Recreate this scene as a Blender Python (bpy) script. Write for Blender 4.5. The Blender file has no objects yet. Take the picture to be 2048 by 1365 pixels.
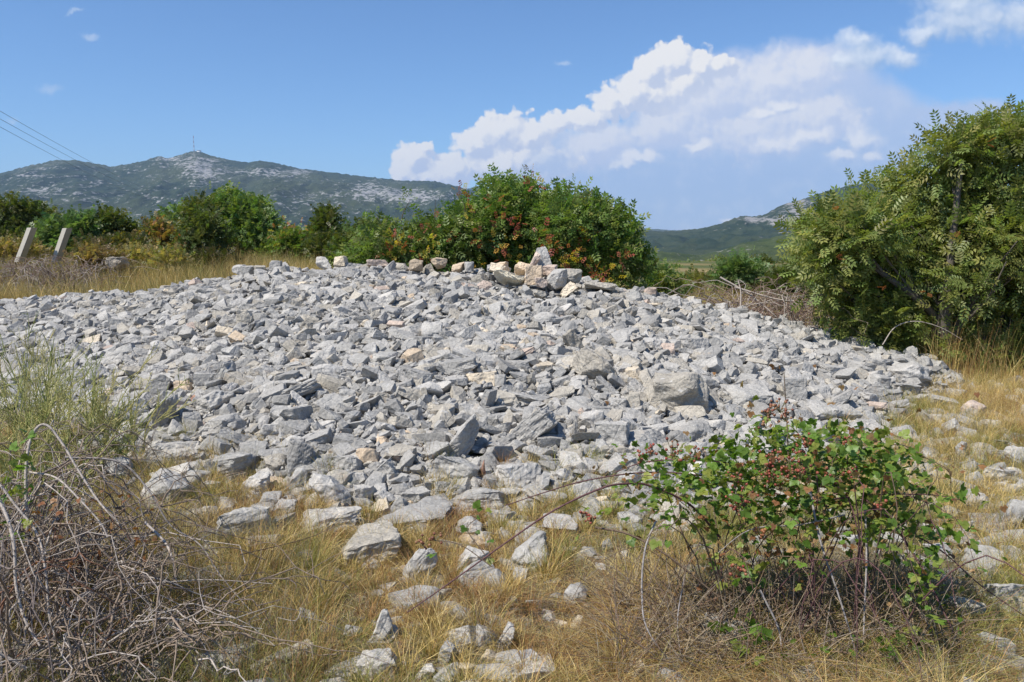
import bpy, math, random
import numpy as np
from mathutils import Vector, Matrix

R = math.radians
SC = bpy.context.scene
COL = SC.collection
rng = np.random.default_rng(7)
random.seed(7)

# ------------------------------------------------------------------ camera
F = 1607.0                      # focal length in photo pixels (2048 wide)
PITCH = R(7.2)
EYE = 1.6
cam = bpy.data.cameras.new('camera')
cam.sensor_width = 36.0
cam.lens = 36.0 * F / 2048.0
cam.clip_start = 0.05
cam.clip_end = 60000
camo = bpy.data.objects.new('camera', cam)
camo.location = (0, 0, EYE)
camo.rotation_euler = (R(90) - PITCH, 0, 0)
COL.objects.link(camo)
SC.camera = camo

# ------------------------------------------------------------------ sun, sky, exposure
SUN_EL = R(55)
SUN_AZ = R(-122)                 # from +Y (view direction), negative = left
sun_dir = Vector((math.sin(SUN_AZ) * math.cos(SUN_EL), math.cos(SUN_AZ) * math.cos(SUN_EL), math.sin(SUN_EL)))
sl = bpy.data.lights.new('sun', 'SUN')
sl.energy = 4.1
sl.angle = R(0.5)
sl.color = (1.0, 0.955, 0.88)
so = bpy.data.objects.new('sun', sl)
so.rotation_euler = sun_dir.to_track_quat('Z', 'Y').to_euler()
COL.objects.link(so)
SC.view_settings.view_transform = 'Standard'
SC.view_settings.look = 'None'
SC.view_settings.exposure = 0.6
SC.view_settings.gamma = 1.0
SC.cycles.use_denoising = True
SC.cycles.denoising_prefilter = 'ACCURATE'
SC.cycles.max_bounces = 6
SC.cycles.diffuse_bounces = 4
SC.cycles.transparent_max_bounces = 6
SC.cycles.volume_bounces = 0
SKY_STRENGTH = 0.088


def ray(px, py):
    xc = (px - 1024.0) / F
    yc = (682.5 - py) / F
    return np.array((xc, yc * math.sin(PITCH) + math.cos(PITCH), yc * math.cos(PITCH) - math.sin(PITCH)))


def P(px, py, Y):
    """point seen at photo pixel px, py on the plane Y metres in front of the camera"""
    d = ray(px, py)
    return np.array((0, 0, EYE)) + d * (Y / d[1])


def to_px(p):
    x, y, z = p[0], p[1], p[2] - EYE
    dep = y * math.cos(PITCH) - z * math.sin(PITCH)
    up = y * math.sin(PITCH) + z * math.cos(PITCH)
    return 1024 + F * x / dep, 682.5 - F * up / dep, dep


# ---- world: Nishita sky plus procedural clouds laid out by direction
def build_world():
    w = bpy.data.worlds.new('World')
    SC.world = w
    w.use_nodes = True
    nt = w.node_tree
    N, L = nt.nodes, nt.links
    N.clear()
    out = N.new('ShaderNodeOutputWorld')
    bg = N.new('ShaderNodeBackground')
    L.new(bg.outputs[0], out.inputs[0])
    sky = N.new('ShaderNodeTexSky')
    sky.sky_type = 'NISHITA'
    sky.sun_disc = False
    sky.sun_elevation = SUN_EL
    sky.sun_rotation = SUN_AZ
    sky.altitude = 200
    tint = N.new('ShaderNodeMix')
    tint.data_type = 'RGBA'
    tint.blend_type = 'MULTIPLY'
    tint.inputs[0].default_value = 1.0
    tint.inputs[7].default_value = (0.74, 0.91, 1.08, 1)
    L.new(sky.outputs[0], tint.inputs[6])
    sky.air_density = 1.0
    sky.dust_density = 0.15
    sky.ozone_density = 4.5
    tc = N.new('ShaderNodeTexCoord')
    sep = N.new('ShaderNodeSeparateXYZ')
    L.new(tc.outputs['Generated'], sep.inputs[0])

    def m(op, a, b=None, c=None, clamp=False):
        n = N.new('ShaderNodeMath')
        n.operation = op
        n.use_clamp = clamp
        for i, v in enumerate((a, b, c)):
            if v is None:
                continue
            if isinstance(v, (int, float)):
                n.inputs[i].default_value = v
            else:
                L.new(v, n.inputs[i])
        return n.outputs[0]

    def vm(op, a, b=None, c=None, out=0):
        n = N.new('ShaderNodeVectorMath')
        n.operation = op
        for i, v in enumerate((a, b, c)):
            if v is None:
                continue
            if isinstance(v, tuple):
                n.inputs[i].default_value = v
            else:
                L.new(v, n.inputs[i])
        return n.outputs[out]

    def smooth(x, lo, hi):
        n = N.new('ShaderNodeMapRange')
        n.interpolation_type = 'SMOOTHSTEP'
        L.new(x, n.inputs[0])
        n.inputs[1].default_value = lo
        n.inputs[2].default_value = hi
        return n.outputs[0]

    def mix(f, a, b):
        n = N.new('ShaderNodeMix')
        n.data_type = 'RGBA'
        if isinstance(f, float):
            n.inputs[0].default_value = f
        else:
            L.new(f, n.inputs[0])
        for i, v in ((6, a), (7, b)):
            if isinstance(v, tuple):
                n.inputs[i].default_value = (*v, 1)
            else:
                L.new(v, n.inputs[i])
        return n.outputs[2]

    ysafe = m('MAXIMUM', sep.outputs[1], 0.05)
    u = m('DIVIDE', sep.outputs[0], ysafe)
    v = m('DIVIDE', sep.outputs[2], ysafe)
    cmb = N.new('ShaderNodeCombineXYZ')
    L.new(u, cmb.inputs[0])
    L.new(v, cmb.inputs[1])
    uv = cmb.outputs[0]
    K = 1.0 / F

    def noise(vec, scale, detail, rough, off=0.0):
        n = N.new('ShaderNodeTexNoise')
        n.noise_dimensions = '3D'
        n.inputs['Scale'].default_value = scale
        n.inputs['Detail'].default_value = detail
        n.inputs['Roughness'].default_value = rough
        L.new(vm('ADD', vec, (off, off, off)), n.inputs['Vector'])
        return n.outputs['Fac'], n.outputs['Color']

    def billow(vec):
        """cauliflower relief: rounded cells at three sizes"""
        res = None
        for sc_, amp in ((26.0, 0.50), (60.0, 0.30), (130.0, 0.20)):
            n = N.new('ShaderNodeTexVoronoi')
            n.feature = 'SMOOTH_F1'
            n.inputs['Smoothness'].default_value = 0.35
            n.inputs['Scale'].default_value = sc_
            L.new(vec, n.inputs['Vector'])
            t = m('MULTIPLY', m('SUBTRACT', 0.55, n.outputs['Distance']), amp)
            res = t if res is None else m('ADD', res, t)
        return res

    def field(vec, blobs, sm=0.25):
        acc = None
        for (px, py, rx, ry) in blobs:
            d = ray(px, py)
            cu, cv = d[0] / d[1], d[2] / d[1]
            q = vm('MULTIPLY_ADD', vec, (1 / (rx * K), 1 / (ry * K), 0), (-cu / (rx * K), -cv / (ry * K), 0))
            ln = vm('LENGTH', q, out=1)
            if acc is None:
                acc = ln
            else:
                n = N.new('ShaderNodeMath')
                n.operation = 'SMOOTH_MIN'
                L.new(acc, n.inputs[0])
                L.new(ln, n.inputs[1])
                n.inputs[2].default_value = sm
                acc = n.outputs[0]
        return m('SUBTRACT', 1.0, acc)

    # crisp cumulus towers
    A = [(832, 325, 48, 42), (802, 338, 26, 28), (850, 302, 26, 20), (905, 345, 50, 40), (860, 350, 60, 30),
         (1000, 272, 72, 54), (945, 292, 52, 42), (1060, 280, 66, 48), (1010, 325, 110, 52), (1090, 322, 64, 50),
         (1115, 246, 34, 28), (1165, 238, 52, 38), (1215, 212, 52, 42), (1265, 182, 54, 50), (1300, 136, 48, 44),
         (1350, 118, 60, 48), (1400, 124, 56, 42), (1440, 130, 36, 30), (1300, 190, 60, 44), (1370, 160, 70, 44)]
    C = [(1560, 216, 44, 18), (1525, 232, 34, 16), (1550, 296, 70, 26), (1625, 278, 60, 22), (1725, 290, 50, 34),
         (1690, 318, 46, 20), (1745, 318, 36, 20), (1275, 318, 50, 15), (1250, 330, 26, 16), (1395, 290, 36, 13), (1460, 438, 36, 8)]
    D = [(1740, 108, 76, 36), (1800, 106, 60, 26), (1690, 122, 46, 24), (1720, 84, 40, 28),
         (1900, 36, 104, 44), (1985, 34, 120, 52), (1845, 56, 60, 22), (2060, 24, 110, 60), (1920, 8, 110, 40)]
    S = [(178, 68, 24, 9), (106, 172, 34, 12), (145, 18, 24, 5), (14, 232, 16, 8), (1118, 127, 24, 6)]
    B = [(1400, 250, 190, 140), (1540, 190, 170, 100), (1640, 170, 130, 84), (1700, 260, 200, 110), (1550, 330, 260, 120),
         (1290, 330, 190, 110), (1400, 400, 210, 100), (1800, 330, 190, 110), (1900, 250, 160, 60), (1110, 330, 120, 70)]

    n1f, n1c = noise(uv, 9.0, 7.0, 0.6)
    warp = vm('MULTIPLY', vm('SUBTRACT', n1c, (0.5, 0.5, 0.5)), (0.042, 0.042, 0))
    p1 = vm('ADD', uv, warp)
    n2f, n2c = noise(uv, 40.0, 6.0, 0.62, 3.1)
    warp2 = vm('MULTIPLY', vm('SUBTRACT', n2c, (0.5, 0.5, 0.5)), (0.022, 0.020, 0))
    p2 = vm('ADD', p1, warp2)
    bl = billow(vm('ADD', uv, warp2))
    sundir2 = (-0.0085, 0.0095, 0)
    p2s = vm('ADD', p2, sundir2)
    bls = billow(vm('ADD', vm('ADD', uv, warp2), (-0.0045, 0.0055, 0)))
    col = None
    skyc = vm('SCALE', tint.outputs[2])
    skyc.node.inputs['Scale'].default_value = SKY_STRENGTH
    # veil of ice cloud
    fB = field(p1, B, 0.35)
    fBn = m('ADD', fB, m('MULTIPLY', m('SUBTRACT', n1f, 0.5), 1.0))
    aB = m('MULTIPLY', smooth(fBn, -0.02, 0.34), 0.86)
    up = smooth(v, 0.02, 0.34)
    colB = mix(up, (0.29, 0.375, 0.53), (0.43, 0.47, 0.59))
    colB = mix(m('MULTIPLY', smooth(n2f, 0.45, 0.75), 0.35), colB, (0.50, 0.53, 0.60))
    col = mix(aB, skyc, colB)

    def lit(blobs, sm, edge, grain, lc, sc_, amp, off):
        f0 = m('ADD', field(p2, blobs, sm), m('MULTIPLY', bl, amp))
        f1 = m('ADD', field(p2s, blobs, sm), m('MULTIPLY', bls, amp))
        a = smooth(f0, off, off + edge)
        g = m('SUBTRACT', f0, f1)
        sh = m('MULTIPLY_ADD', g, grain, 0.50, clamp=True)
        shn = m('ADD', sh, m('MULTIPLY', m('SUBTRACT', n2f, 0.5), 0.5), clamp=True)
        return a, mix(shn, sc_, lc)

    E = [(1420, 205, 130, 90), (1540, 165, 120, 74), (1625, 150, 84, 62), (1330, 255, 110, 62), (1190, 295, 110, 52), (1500, 265, 140, 70), (1640, 240, 110, 60)]
    aE, cE = lit(E, 0.4, 0.5, 2.4, (0.57, 0.575, 0.60), (0.40, 0.45, 0.57), 0.9, 0.05)
    col = mix(m('MULTIPLY', aE, 0.8), col, cE)
    aA, cA = lit(A, 0.2, 0.24, 2.3, (0.63, 0.62, 0.605), (0.39, 0.435, 0.54), 1.45, 0.04)
    # the towers fade into the veil towards their lower right
    fade = smooth(m('ADD', fB, m('MULTIPLY', m('SUBTRACT', n1f, 0.5), 0.5)), 0.85, 0.35)
    aA = m('MULTIPLY', aA, m('MULTIPLY_ADD', fade, 0.55, 0.45))
    col = mix(m('MULTIPLY', aA, 0.97), col, cA)
    aC, cC = lit(C, 0.25, 0.75, 1.1, (0.64, 0.635, 0.63), (0.30, 0.38, 0.54), 1.0, 0.0)
    col = mix(m('MULTIPLY', aC, 0.8), col, cC)
    aD, cD = lit(D, 0.35, 0.9, 0.8, (0.56, 0.60, 0.65), (0.26, 0.35, 0.49), 1.0, -0.05)
    col = mix(m('MULTIPLY', aD, 0.85), col, cD)
    aS = smooth(m('ADD', field(p2, S, 0.1), m('MULTIPLY', bl, 0.8)), 0.0, 1.0)
    col = mix(m('MULTIPLY', aS, 0.5), col, (0.42, 0.49, 0.60))
    front = m('GREATER_THAN', sep.outputs[1], 0.15)
    col = mix(front, skyc, col)
    L.new(col, bg.inputs[0])
    bg.inputs[1].default_value = 1.0


build_world()


# ------------------------------------------------------------------ helpers
def tag(o, label=None, cat=None, group=None, kind=None):
    if label:
        o['label'] = label
    if cat:
        o['category'] = cat
    if group:
        o['group'] = group
    if kind:
        o['kind'] = kind
    return o


def empty(name, loc):
    o = bpy.data.objects.new(name, None)
    o.empty_display_size = 0.2
    o.location = tuple(float(v) for v in loc)
    COL.objects.link(o)
    return o


def mesh_obj(name, verts, faces, mat, parent=None, col=None, attrs=None, smooth=None, origin=None):
    """one mesh object; faces = list of (n,k) index arrays; col = (nverts,3) colours of the material itself"""
    verts = np.asarray(verts, dtype=np.float32)
    if origin is None and parent is not None:
        origin = np.array(parent.location)
    base = np.zeros(3) if origin is None else np.array(origin, dtype=float)
    verts = verts - base.astype(np.float32)
    me = bpy.data.meshes.new(name)
    if not isinstance(faces, (list, tuple)):
        faces = [faces]
    faces = [np.asarray(f, dtype=np.int32) for f in faces if len(f)]
    loops = np.concatenate([f.ravel() for f in faces])
    tot = np.concatenate([np.full(len(f), f.shape[1], np.int32) for f in faces])
    start = np.concatenate(([0], np.cumsum(tot)[:-1])).astype(np.int32)
    me.vertices.add(len(verts))
    me.vertices.foreach_set('co', verts.ravel())
    me.loops.add(len(loops))
    me.loops.foreach_set('vertex_index', loops)
    me.polygons.add(len(tot))
    me.polygons.foreach_set('loop_start', start)
    me.polygons.foreach_set('loop_total', tot)
    if col is not None:
        ca = me.color_attributes.new('col', 'FLOAT_COLOR', 'POINT')
        c4 = np.ones((len(verts), 4), np.float32)
        c4[:, :3] = col
        ca.data.foreach_set('color', c4.ravel())
    for k, a in (attrs or {}).items():
        at = me.attributes.new(k, 'FLOAT', 'POINT')
        at.data.foreach_set('value', np.asarray(a, np.float32).ravel())
    me.update(calc_edges=True)
    me.validate()
    if smooth is not None:
        me.polygons.foreach_set('use_smooth', np.ones(len(me.polygons), bool))
        if smooth < 180:
            me.set_sharp_from_angle(angle=R(smooth))
    me.materials.append(mat)
    o = bpy.data.objects.new(name, me)
    COL.objects.link(o)
    if parent is not None:
        o.parent = parent
    else:
        o.location = tuple(float(v) for v in base)
    return o


# value noise in numpy
_T = np.random.default_rng(11).random((256, 256))


def vnoise(x, y):
    xi = np.floor(x).astype(int)
    yi = np.floor(y).astype(int)
    fx = x - xi
    fy = y - yi
    fx = fx * fx * (3 - 2 * fx)
    fy = fy * fy * (3 - 2 * fy)
    g = lambda a, b: _T[a & 255, b & 255]
    return (g(xi, yi) * (1 - fx) + g(xi + 1, yi) * fx) * (1 - fy) + (g(xi, yi + 1) * (1 - fx) + g(xi + 1, yi + 1) * fx) * fy


def fbm(x, y, o=4):
    s, a, t = 0, 0.5, 0
    for k in range(o):
        s = s + a * vnoise(x * 2 ** k + 17.3 * k, y * 2 ** k + 9.1 * k)
        t += a
        a *= 0.5
    return s / t


def sstep(a, b, x):
    t = np.clip((x - a) / (b - a), 0, 1)
    return t * t * (3 - 2 * t)


def unit(v):
    v = np.asarray(v, float)
    return v / np.maximum(np.linalg.norm(v, axis=-1, keepdims=True), 1e-9)


# ------------------------------------------------------------------ materials
class NT:
    def __init__(self, name):
        self.m = bpy.data.materials.new(name)
        self.m.use_nodes = True
        self.t = self.m.node_tree
        self.N, self.L = self.t.nodes, self.t.links
        self.N.clear()
        self.out = self.N.new('ShaderNodeOutputMaterial')

    def put(self, sock, v):
        if v is None:
            return
        if isinstance(v, (int, float)):
            sock.default_value = v
        elif isinstance(v, tuple):
            sock.default_value = (*v, 1) if len(sock.default_value) == 4 and len(v) == 3 else v
        else:
            self.L.new(v, sock)

    def noise(self, vec, scale, detail=4, rough=0.55, dist=0.0):
        n = self.N.new('ShaderNodeTexNoise')
        self.L.new(vec, n.inputs['Vector'])
        n.inputs['Scale'].default_value = scale
        n.inputs['Detail'].default_value = detail
        n.inputs['Roughness'].default_value = rough
        n.inputs['Distortion'].default_value = dist
        return n.outputs['Fac']

    def vor(self, vec, scale, feature='F1', out='Distance'):
        n = self.N.new('ShaderNodeTexVoronoi')
        n.feature = feature
        self.L.new(vec, n.inputs['Vector'])
        n.inputs['Scale'].default_value = scale
        return n.outputs[out]

    def math(self, op, a, b=None, c=None, clamp=False):
        n = self.N.new('ShaderNodeMath')
        n.operation = op
        n.use_clamp = clamp
        for i, v in enumerate((a, b, c)):
            self.put(n.inputs[i], v)
        return n.outputs[0]

    def step(self, x, lo, hi, a=0.0, b=1.0):
        n = self.N.new('ShaderNodeMapRange')
        n.interpolation_type = 'SMOOTHSTEP'
        self.put(n.inputs[0], x)
        for i, v in enumerate((lo, hi, a, b)):
            self.put(n.inputs[i + 1], v)
        return n.outputs[0]

    def mix(self, f, a, b, mode='MIX'):
        n = self.N.new('ShaderNodeMix')
        n.data_type = 'RGBA'
        n.blend_type = mode
        self.put(n.inputs[0], f)
        self.put(n.inputs[6], a)
        self.put(n.inputs[7], b)
        return n.outputs[2]

    def mapping(self, vec, scale=(1, 1, 1), rot=(0, 0, 0)):
        n = self.N.new('ShaderNodeMapping')
        self.L.new(vec, n.inputs[0])
        n.inputs['Scale'].default_value = scale
        n.inputs['Rotation'].default_value = rot
        return n.outputs[0]

    def pos(self):
        return self.N.new('ShaderNodeNewGeometry').outputs['Position']

    def attr(self, name, out='Color'):
        n = self.N.new('ShaderNodeAttribute')
        n.attribute_name = name
        return n.outputs[out]

    def bump(self, h, strength, dist, normal=None):
        n = self.N.new('ShaderNodeBump')
        n.inputs['Strength'].default_value = strength
        n.inputs['Distance'].default_value = dist
        self.L.new(h, n.inputs['Height'])
        if normal is not None:
            self.L.new(normal, n.inputs['Normal'])
        return n.outputs[0]

    def bsdf(self, color, rough=0.8, normal=None, spec=0.3):
        n = self.N.new('ShaderNodeBsdfPrincipled')
        self.put(n.inputs['Base Color'], color)
        self.put(n.inputs['Roughness'], rough)
        n.inputs['Specular IOR Level'].default_value = spec
        if normal is not None:
            self.L.new(normal, n.inputs['Normal'])
        return n.outputs[0]

    def done(self, sh):
        self.L.new(sh, self.out.inputs[0])
        return self.m


def stone_material(name, per_object):
    t = NT(name)
    p = t.pos()
    if per_object:
        oi = t.N.new('ShaderNodeObjectInfo')
        base = oi.outputs['Color']
        ad = t.N.new('ShaderNodeVectorMath')
        ad.operation = 'MULTIPLY_ADD'
        t.L.new(oi.outputs['Location'], ad.inputs[0])
        ad.inputs[1].default_value = (3.1, 2.7, 5.3)
        t.L.new(p, ad.inputs[2])
        p = ad.outputs[0]
    else:
        base = t.attr('col')
    big = t.noise(p, 5.0, 5, 0.6)
    c = t.mix(1.0, t.mix(1.0, base, (1.15, 1.095, 1.005), 'MULTIPLY'), t.mix(t.step(big, 0.3, 0.7), (0.78, 0.79, 0.80), (1.10, 1.10, 1.09)), 'MULTIPLY')
    fine = t.noise(p, 60.0, 6, 0.7)
    c = t.mix(1.0, c, t.mix(t.step(fine, 0.3, 0.72), (0.74, 0.74, 0.75), (1.14, 1.14, 1.13)), 'MULTIPLY')
    lich = t.math('MULTIPLY', t.step(t.noise(p, 22.0, 7, 0.68), 0.56, 0.66), t.step(t.noise(p, 2.6, 3), 0.44, 0.62))
    c = t.mix(t.math('MULTIPLY', lich, 0.6), c, (0.56, 0.55, 0.53))
    dark = t.step(t.noise(p, 34.0, 6, 0.7, 0.6), 0.62, 0.74)
    c = t.mix(t.math('MULTIPLY', dark, 0.45), c, (0.13, 0.13, 0.135))
    ochre = t.math('MULTIPLY', t.step(t.noise(p, 9.0, 5, 0.65), 0.60, 0.74), 0.55)
    c = t.mix(ochre, c, (0.40, 0.31, 0.22))
    h = t.math('ADD', t.math('MULTIPLY', t.noise(p, 14.0, 8, 0.66), 0.8), t.math('MULTIPLY', t.vor(p, 30.0), 0.25))
    crack = t.vor(p, 6.5, 'DISTANCE_TO_EDGE')
    h = t.math('ADD', h, t.step(crack, 0.0, 0.05, -0.10, 0.0))
    nrm = t.bump(h, 0.85, 0.035)
    return t.done(t.bsdf(c, 0.88, nrm, 0.25))


M_STONE = stone_material('weathered limestone', True)
M_RUBBLE = stone_material('limestone rubble', False)


def leaf_material(name, trans=0.3, rough=0.45):
    t = NT(name)
    c = t.attr('col')
    n = t.noise(t.pos(), 60.0, 2)
    c2 = t.mix(1.0, c, t.mix(n, (0.75, 0.75, 0.75), (1.22, 1.22, 1.22)), 'MULTIPLY')
    b = t.bsdf(c2, rough, None, 0.4)
    tr = t.N.new('ShaderNodeBsdfTranslucent')
    t.L.new(t.mix(1.0, c2, (1.5, 1.7, 0.7), 'MULTIPLY'), tr.inputs[0])
    mx = t.N.new('ShaderNodeMixShader')
    mx.inputs[0].default_value = trans
    t.L.new(b, mx.inputs[1])
    t.L.new(tr.outputs[0], mx.inputs[2])
    return t.done(mx.outputs[0])


M_LEAF = leaf_material('green leaf', 0.38)
M_GRASS = leaf_material('dry grass blade', 0.10, 0.6)


def bark_material(name):
    t = NT(name)
    c = t.attr('col')
    p = t.pos()
    n = t.noise(p, 90.0, 5, 0.65)
    c = t.mix(1.0, c, t.mix(t.step(n, 0.3, 0.7), (0.6, 0.6, 0.6), (1.25, 1.25, 1.25)), 'MULTIPLY')
    return t.done(t.bsdf(c, 0.85, t.bump(n, 0.5, 0.004), 0.25))


M_BARK = bark_material('bark and cane')


# ------------------------------------------------------------------ terrain
CREST = np.array([(-700, 630, 12.3), (-300, 622, 12.5), (0, 618, 12.5), (140, 604, 12.3), (300, 590, 12.0), (400, 573, 11.8), (480, 558, 11.6),
                  (560, 546, 11.5), (680, 545, 11.2), (800, 546, 11.0), (1000, 553, 10.8), (1150, 569, 10.5), (1300, 600, 10.2),
                  (1450, 633, 9.9), (1600, 670, 9.6), (1740, 698, 9.3), (1820, 722, 8.9), (1870, 752, 8.6), (1930, 800, 8.4), (2200, 860, 8.4)])
FOOT = np.array([(-700, 790), (-300, 800), (0, 830), (150, 870), (300, 930), (450, 965), (600, 1000), (750, 1010), (900, 1008), (1050, 1003), (1200, 995),
                 (1400, 978), (1600, 940), (1720, 890), (1790, 850), (1840, 810), (1870, 785), (1930, 790), (2200, 860)])
_c = np.array([P(*r) for r in CREST])
CA, CY, CZ = _c[:, 0] / _c[:, 1], CREST[:, 2], np.maximum(_c[:, 2], 0)


def _ground_hit(px, py):
    d = ray(px, py)
    s = -EYE / d[2]
    return d[0] * s, d[1] * s


_f = np.array([_ground_hit(*r) for r in FOOT])
FA, FY = _f[:, 0] / _f[:, 1], _f[:, 1]


def mound(x, y):
    x = np.asarray(x, float)
    y = np.asarray(y, float)
    a = x / np.maximum(y, 0.3)
    c = np.interp(a, CA, CY)
    z = np.interp(a, CA, CZ) * sstep(0.62, 0.55, a) * sstep(-1.6, -1.1, a)
    f = np.minimum(np.interp(a, FA, FY), c - 0.9)
    t = np.clip((y - f) / (c - f), 0, 1)
    h = z * (1 - (1 - t) ** 1.25)
    b = np.clip((y - c) / (1.6 + 1.4 * z), 0, 1)
    h = np.where(y > c, z * (1 - b * b * (3 - 2 * b)), h)
    h = h + (fbm(x * 1.1, y * 1.1, 3) - 0.5) * 0.16 * np.clip(h / 0.25, 0, 1)
    return np.where(y < 1.5, 0, h)


def base_ground(x, y):
    x = np.asarray(x, float)
    y = np.asarray(y, float)
    a = x / np.maximum(y, 1)
    z = (0.62 * sstep(12.6, 18.5, y) + 0.3 * sstep(17, 30, y)) * sstep(0.0, -0.25, a)
    z = z - 1.2 * sstep(60, 260, y) - 26 * sstep(50, 420, y) * sstep(-0.1, 0.15, a)
    z = z + (fbm(x * 0.35, y * 0.35, 4) - 0.5) * 0.16 * sstep(300, 20, np.abs(y)) + (fbm(x * 1.7 + 5, y * 1.7, 2) - 0.5) * 0.05 * sstep(40, 8, np.abs(y))
    return z


def ground(x, y):
    return base_ground(x, y) + mound(x, y)


def hit(px, py):
    """where the ray through a photo pixel meets the ground or the pile"""
    d = ray(px, py)
    s = np.linspace(1.5, 60, 6000)
    x, y, z = d[0] * s, d[1] * s, EYE + d[2] * s
    below = np.nonzero(z < ground(x, y))[0]
    k = below[0] if len(below) else len(s) - 1
    return np.array((x[k], y[k], float(ground(x[k], y[k]))))


def ground_material():
    t = NT('dry stony earth')
    p = t.pos()
    pile = t.attr('pile', 'Fac')
    n1 = t.noise(p, 1.3, 5, 0.6)
    n2 = t.noise(p, 30.0, 6, 0.7)
    soil = t.mix(t.step(n1, 0.35, 0.65), (0.10, 0.075, 0.045), (0.19, 0.15, 0.095))
    soil = t.mix(t.step(n2, 0.5, 0.68), soil, (0.34, 0.31, 0.26))
    far = t.attr('far', 'Fac')
    field = t.mix(t.step(t.noise(p, 0.045, 5, 0.6), 0.36, 0.50), (0.27, 0.20, 0.095), t.mix(t.noise(p, 0.6, 4), (0.05, 0.075, 0.022), (0.11, 0.125, 0.045)))
    soil = t.mix(far, soil, field)
    c = t.mix(pile, soil, t.mix(n2, (0.15, 0.15, 0.145), (0.30, 0.30, 0.29)))
    return t.done(t.bsdf(c, 0.95, t.bump(t.math('ADD', n2, t.vor(p, 22.0)), 0.8, 0.03), 0.15))


def build_ground():
    ang = np.concatenate((np.linspace(-180, -48, 45)[:-1], np.linspace(-48, 48, 280), np.linspace(48, 180, 45)[1:]))
    ang = np.radians(ang)[:-1]
    rad = np.concatenate(([0.0], np.geomspace(0.8, 3, 12), np.linspace(3.08, 16, 150), np.geomspace(16.3, 60, 40), np.geomspace(65, 9500, 40)))
    A, Rr = np.meshgrid(ang, rad)
    x, y = Rr * np.sin(A), Rr * np.cos(A)
    m_ = mound(x, y)
    z = base_ground(x, y) + m_ - 0.03 * np.clip(m_ / 0.1, 0, 1)
    v = np.stack((x, y, z), -1).reshape(-1, 3)
    nr, na = x.shape
    i = np.arange(nr - 1)[:, None] * na
    j = np.arange(na)[None, :]
    j2 = (j + 1) % na
    f = np.stack((i + j, i + j2, i + na + j2, i + na + j), -1).reshape(-1, 4)
    o = mesh_obj('ground', v, f, ground_material(), attrs={'pile': np.clip(m_ / 0.06, 0, 1), 'far': sstep(22, 45, Rr)}, smooth=180)
    tag(o, 'dry stony ground with thin tan soil', None, None, 'structure')


build_ground()


def hill_material(name, veg_a, veg_b, rock, s, rock_bias):
    t = NT(name)
    p = t.mapping(t.pos(), (1, 0.45, 1.7))
    fine = t.noise(p, s, 6, 0.66, 0.4)
    mid = t.math('ADD', t.math('MULTIPLY', t.noise(p, s * 0.17, 5, 0.6, 0.6), 0.5), t.math('MULTIPLY', t.noise(t.mapping(t.pos(), (0.28, 0.2, 2.6), (0, 0.05, 0)), s * 0.3, 4, 0.6, 0.5), 0.5))
    big = t.noise(p, s * 0.03, 3, 0.5)
    rk = t.attr('rock', 'Fac')
    x = t.math('ADD', t.math('MULTIPLY_ADD', fine, 1.5, -0.30), t.math('ADD', t.math('MULTIPLY', mid, 1.0), t.math('MULTIPLY_ADD', rk, 0.40, rock_bias - 0.19)))
    m = t.step(x, 0.93, 1.07)
    veg = t.mix(t.step(t.noise(p, s * 0.5, 4), 0.35, 0.65), veg_a, veg_b)
    veg = t.mix(t.math('MULTIPLY', t.step(big, 0.45, 0.6), 0.5), veg, (0.075, 0.085, 0.035))
    c = t.mix(t.math('MULTIPLY', m, 0.85), veg, t.mix(t.noise(p, s * 1.7, 3), tuple(0.75 * q for q in rock), rock))
    return t.done(t.bsdf(c, 0.95, t.bump(t.math('ADD', fine, mid), 0.9, 0.8 / s), 0.1))


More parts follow.
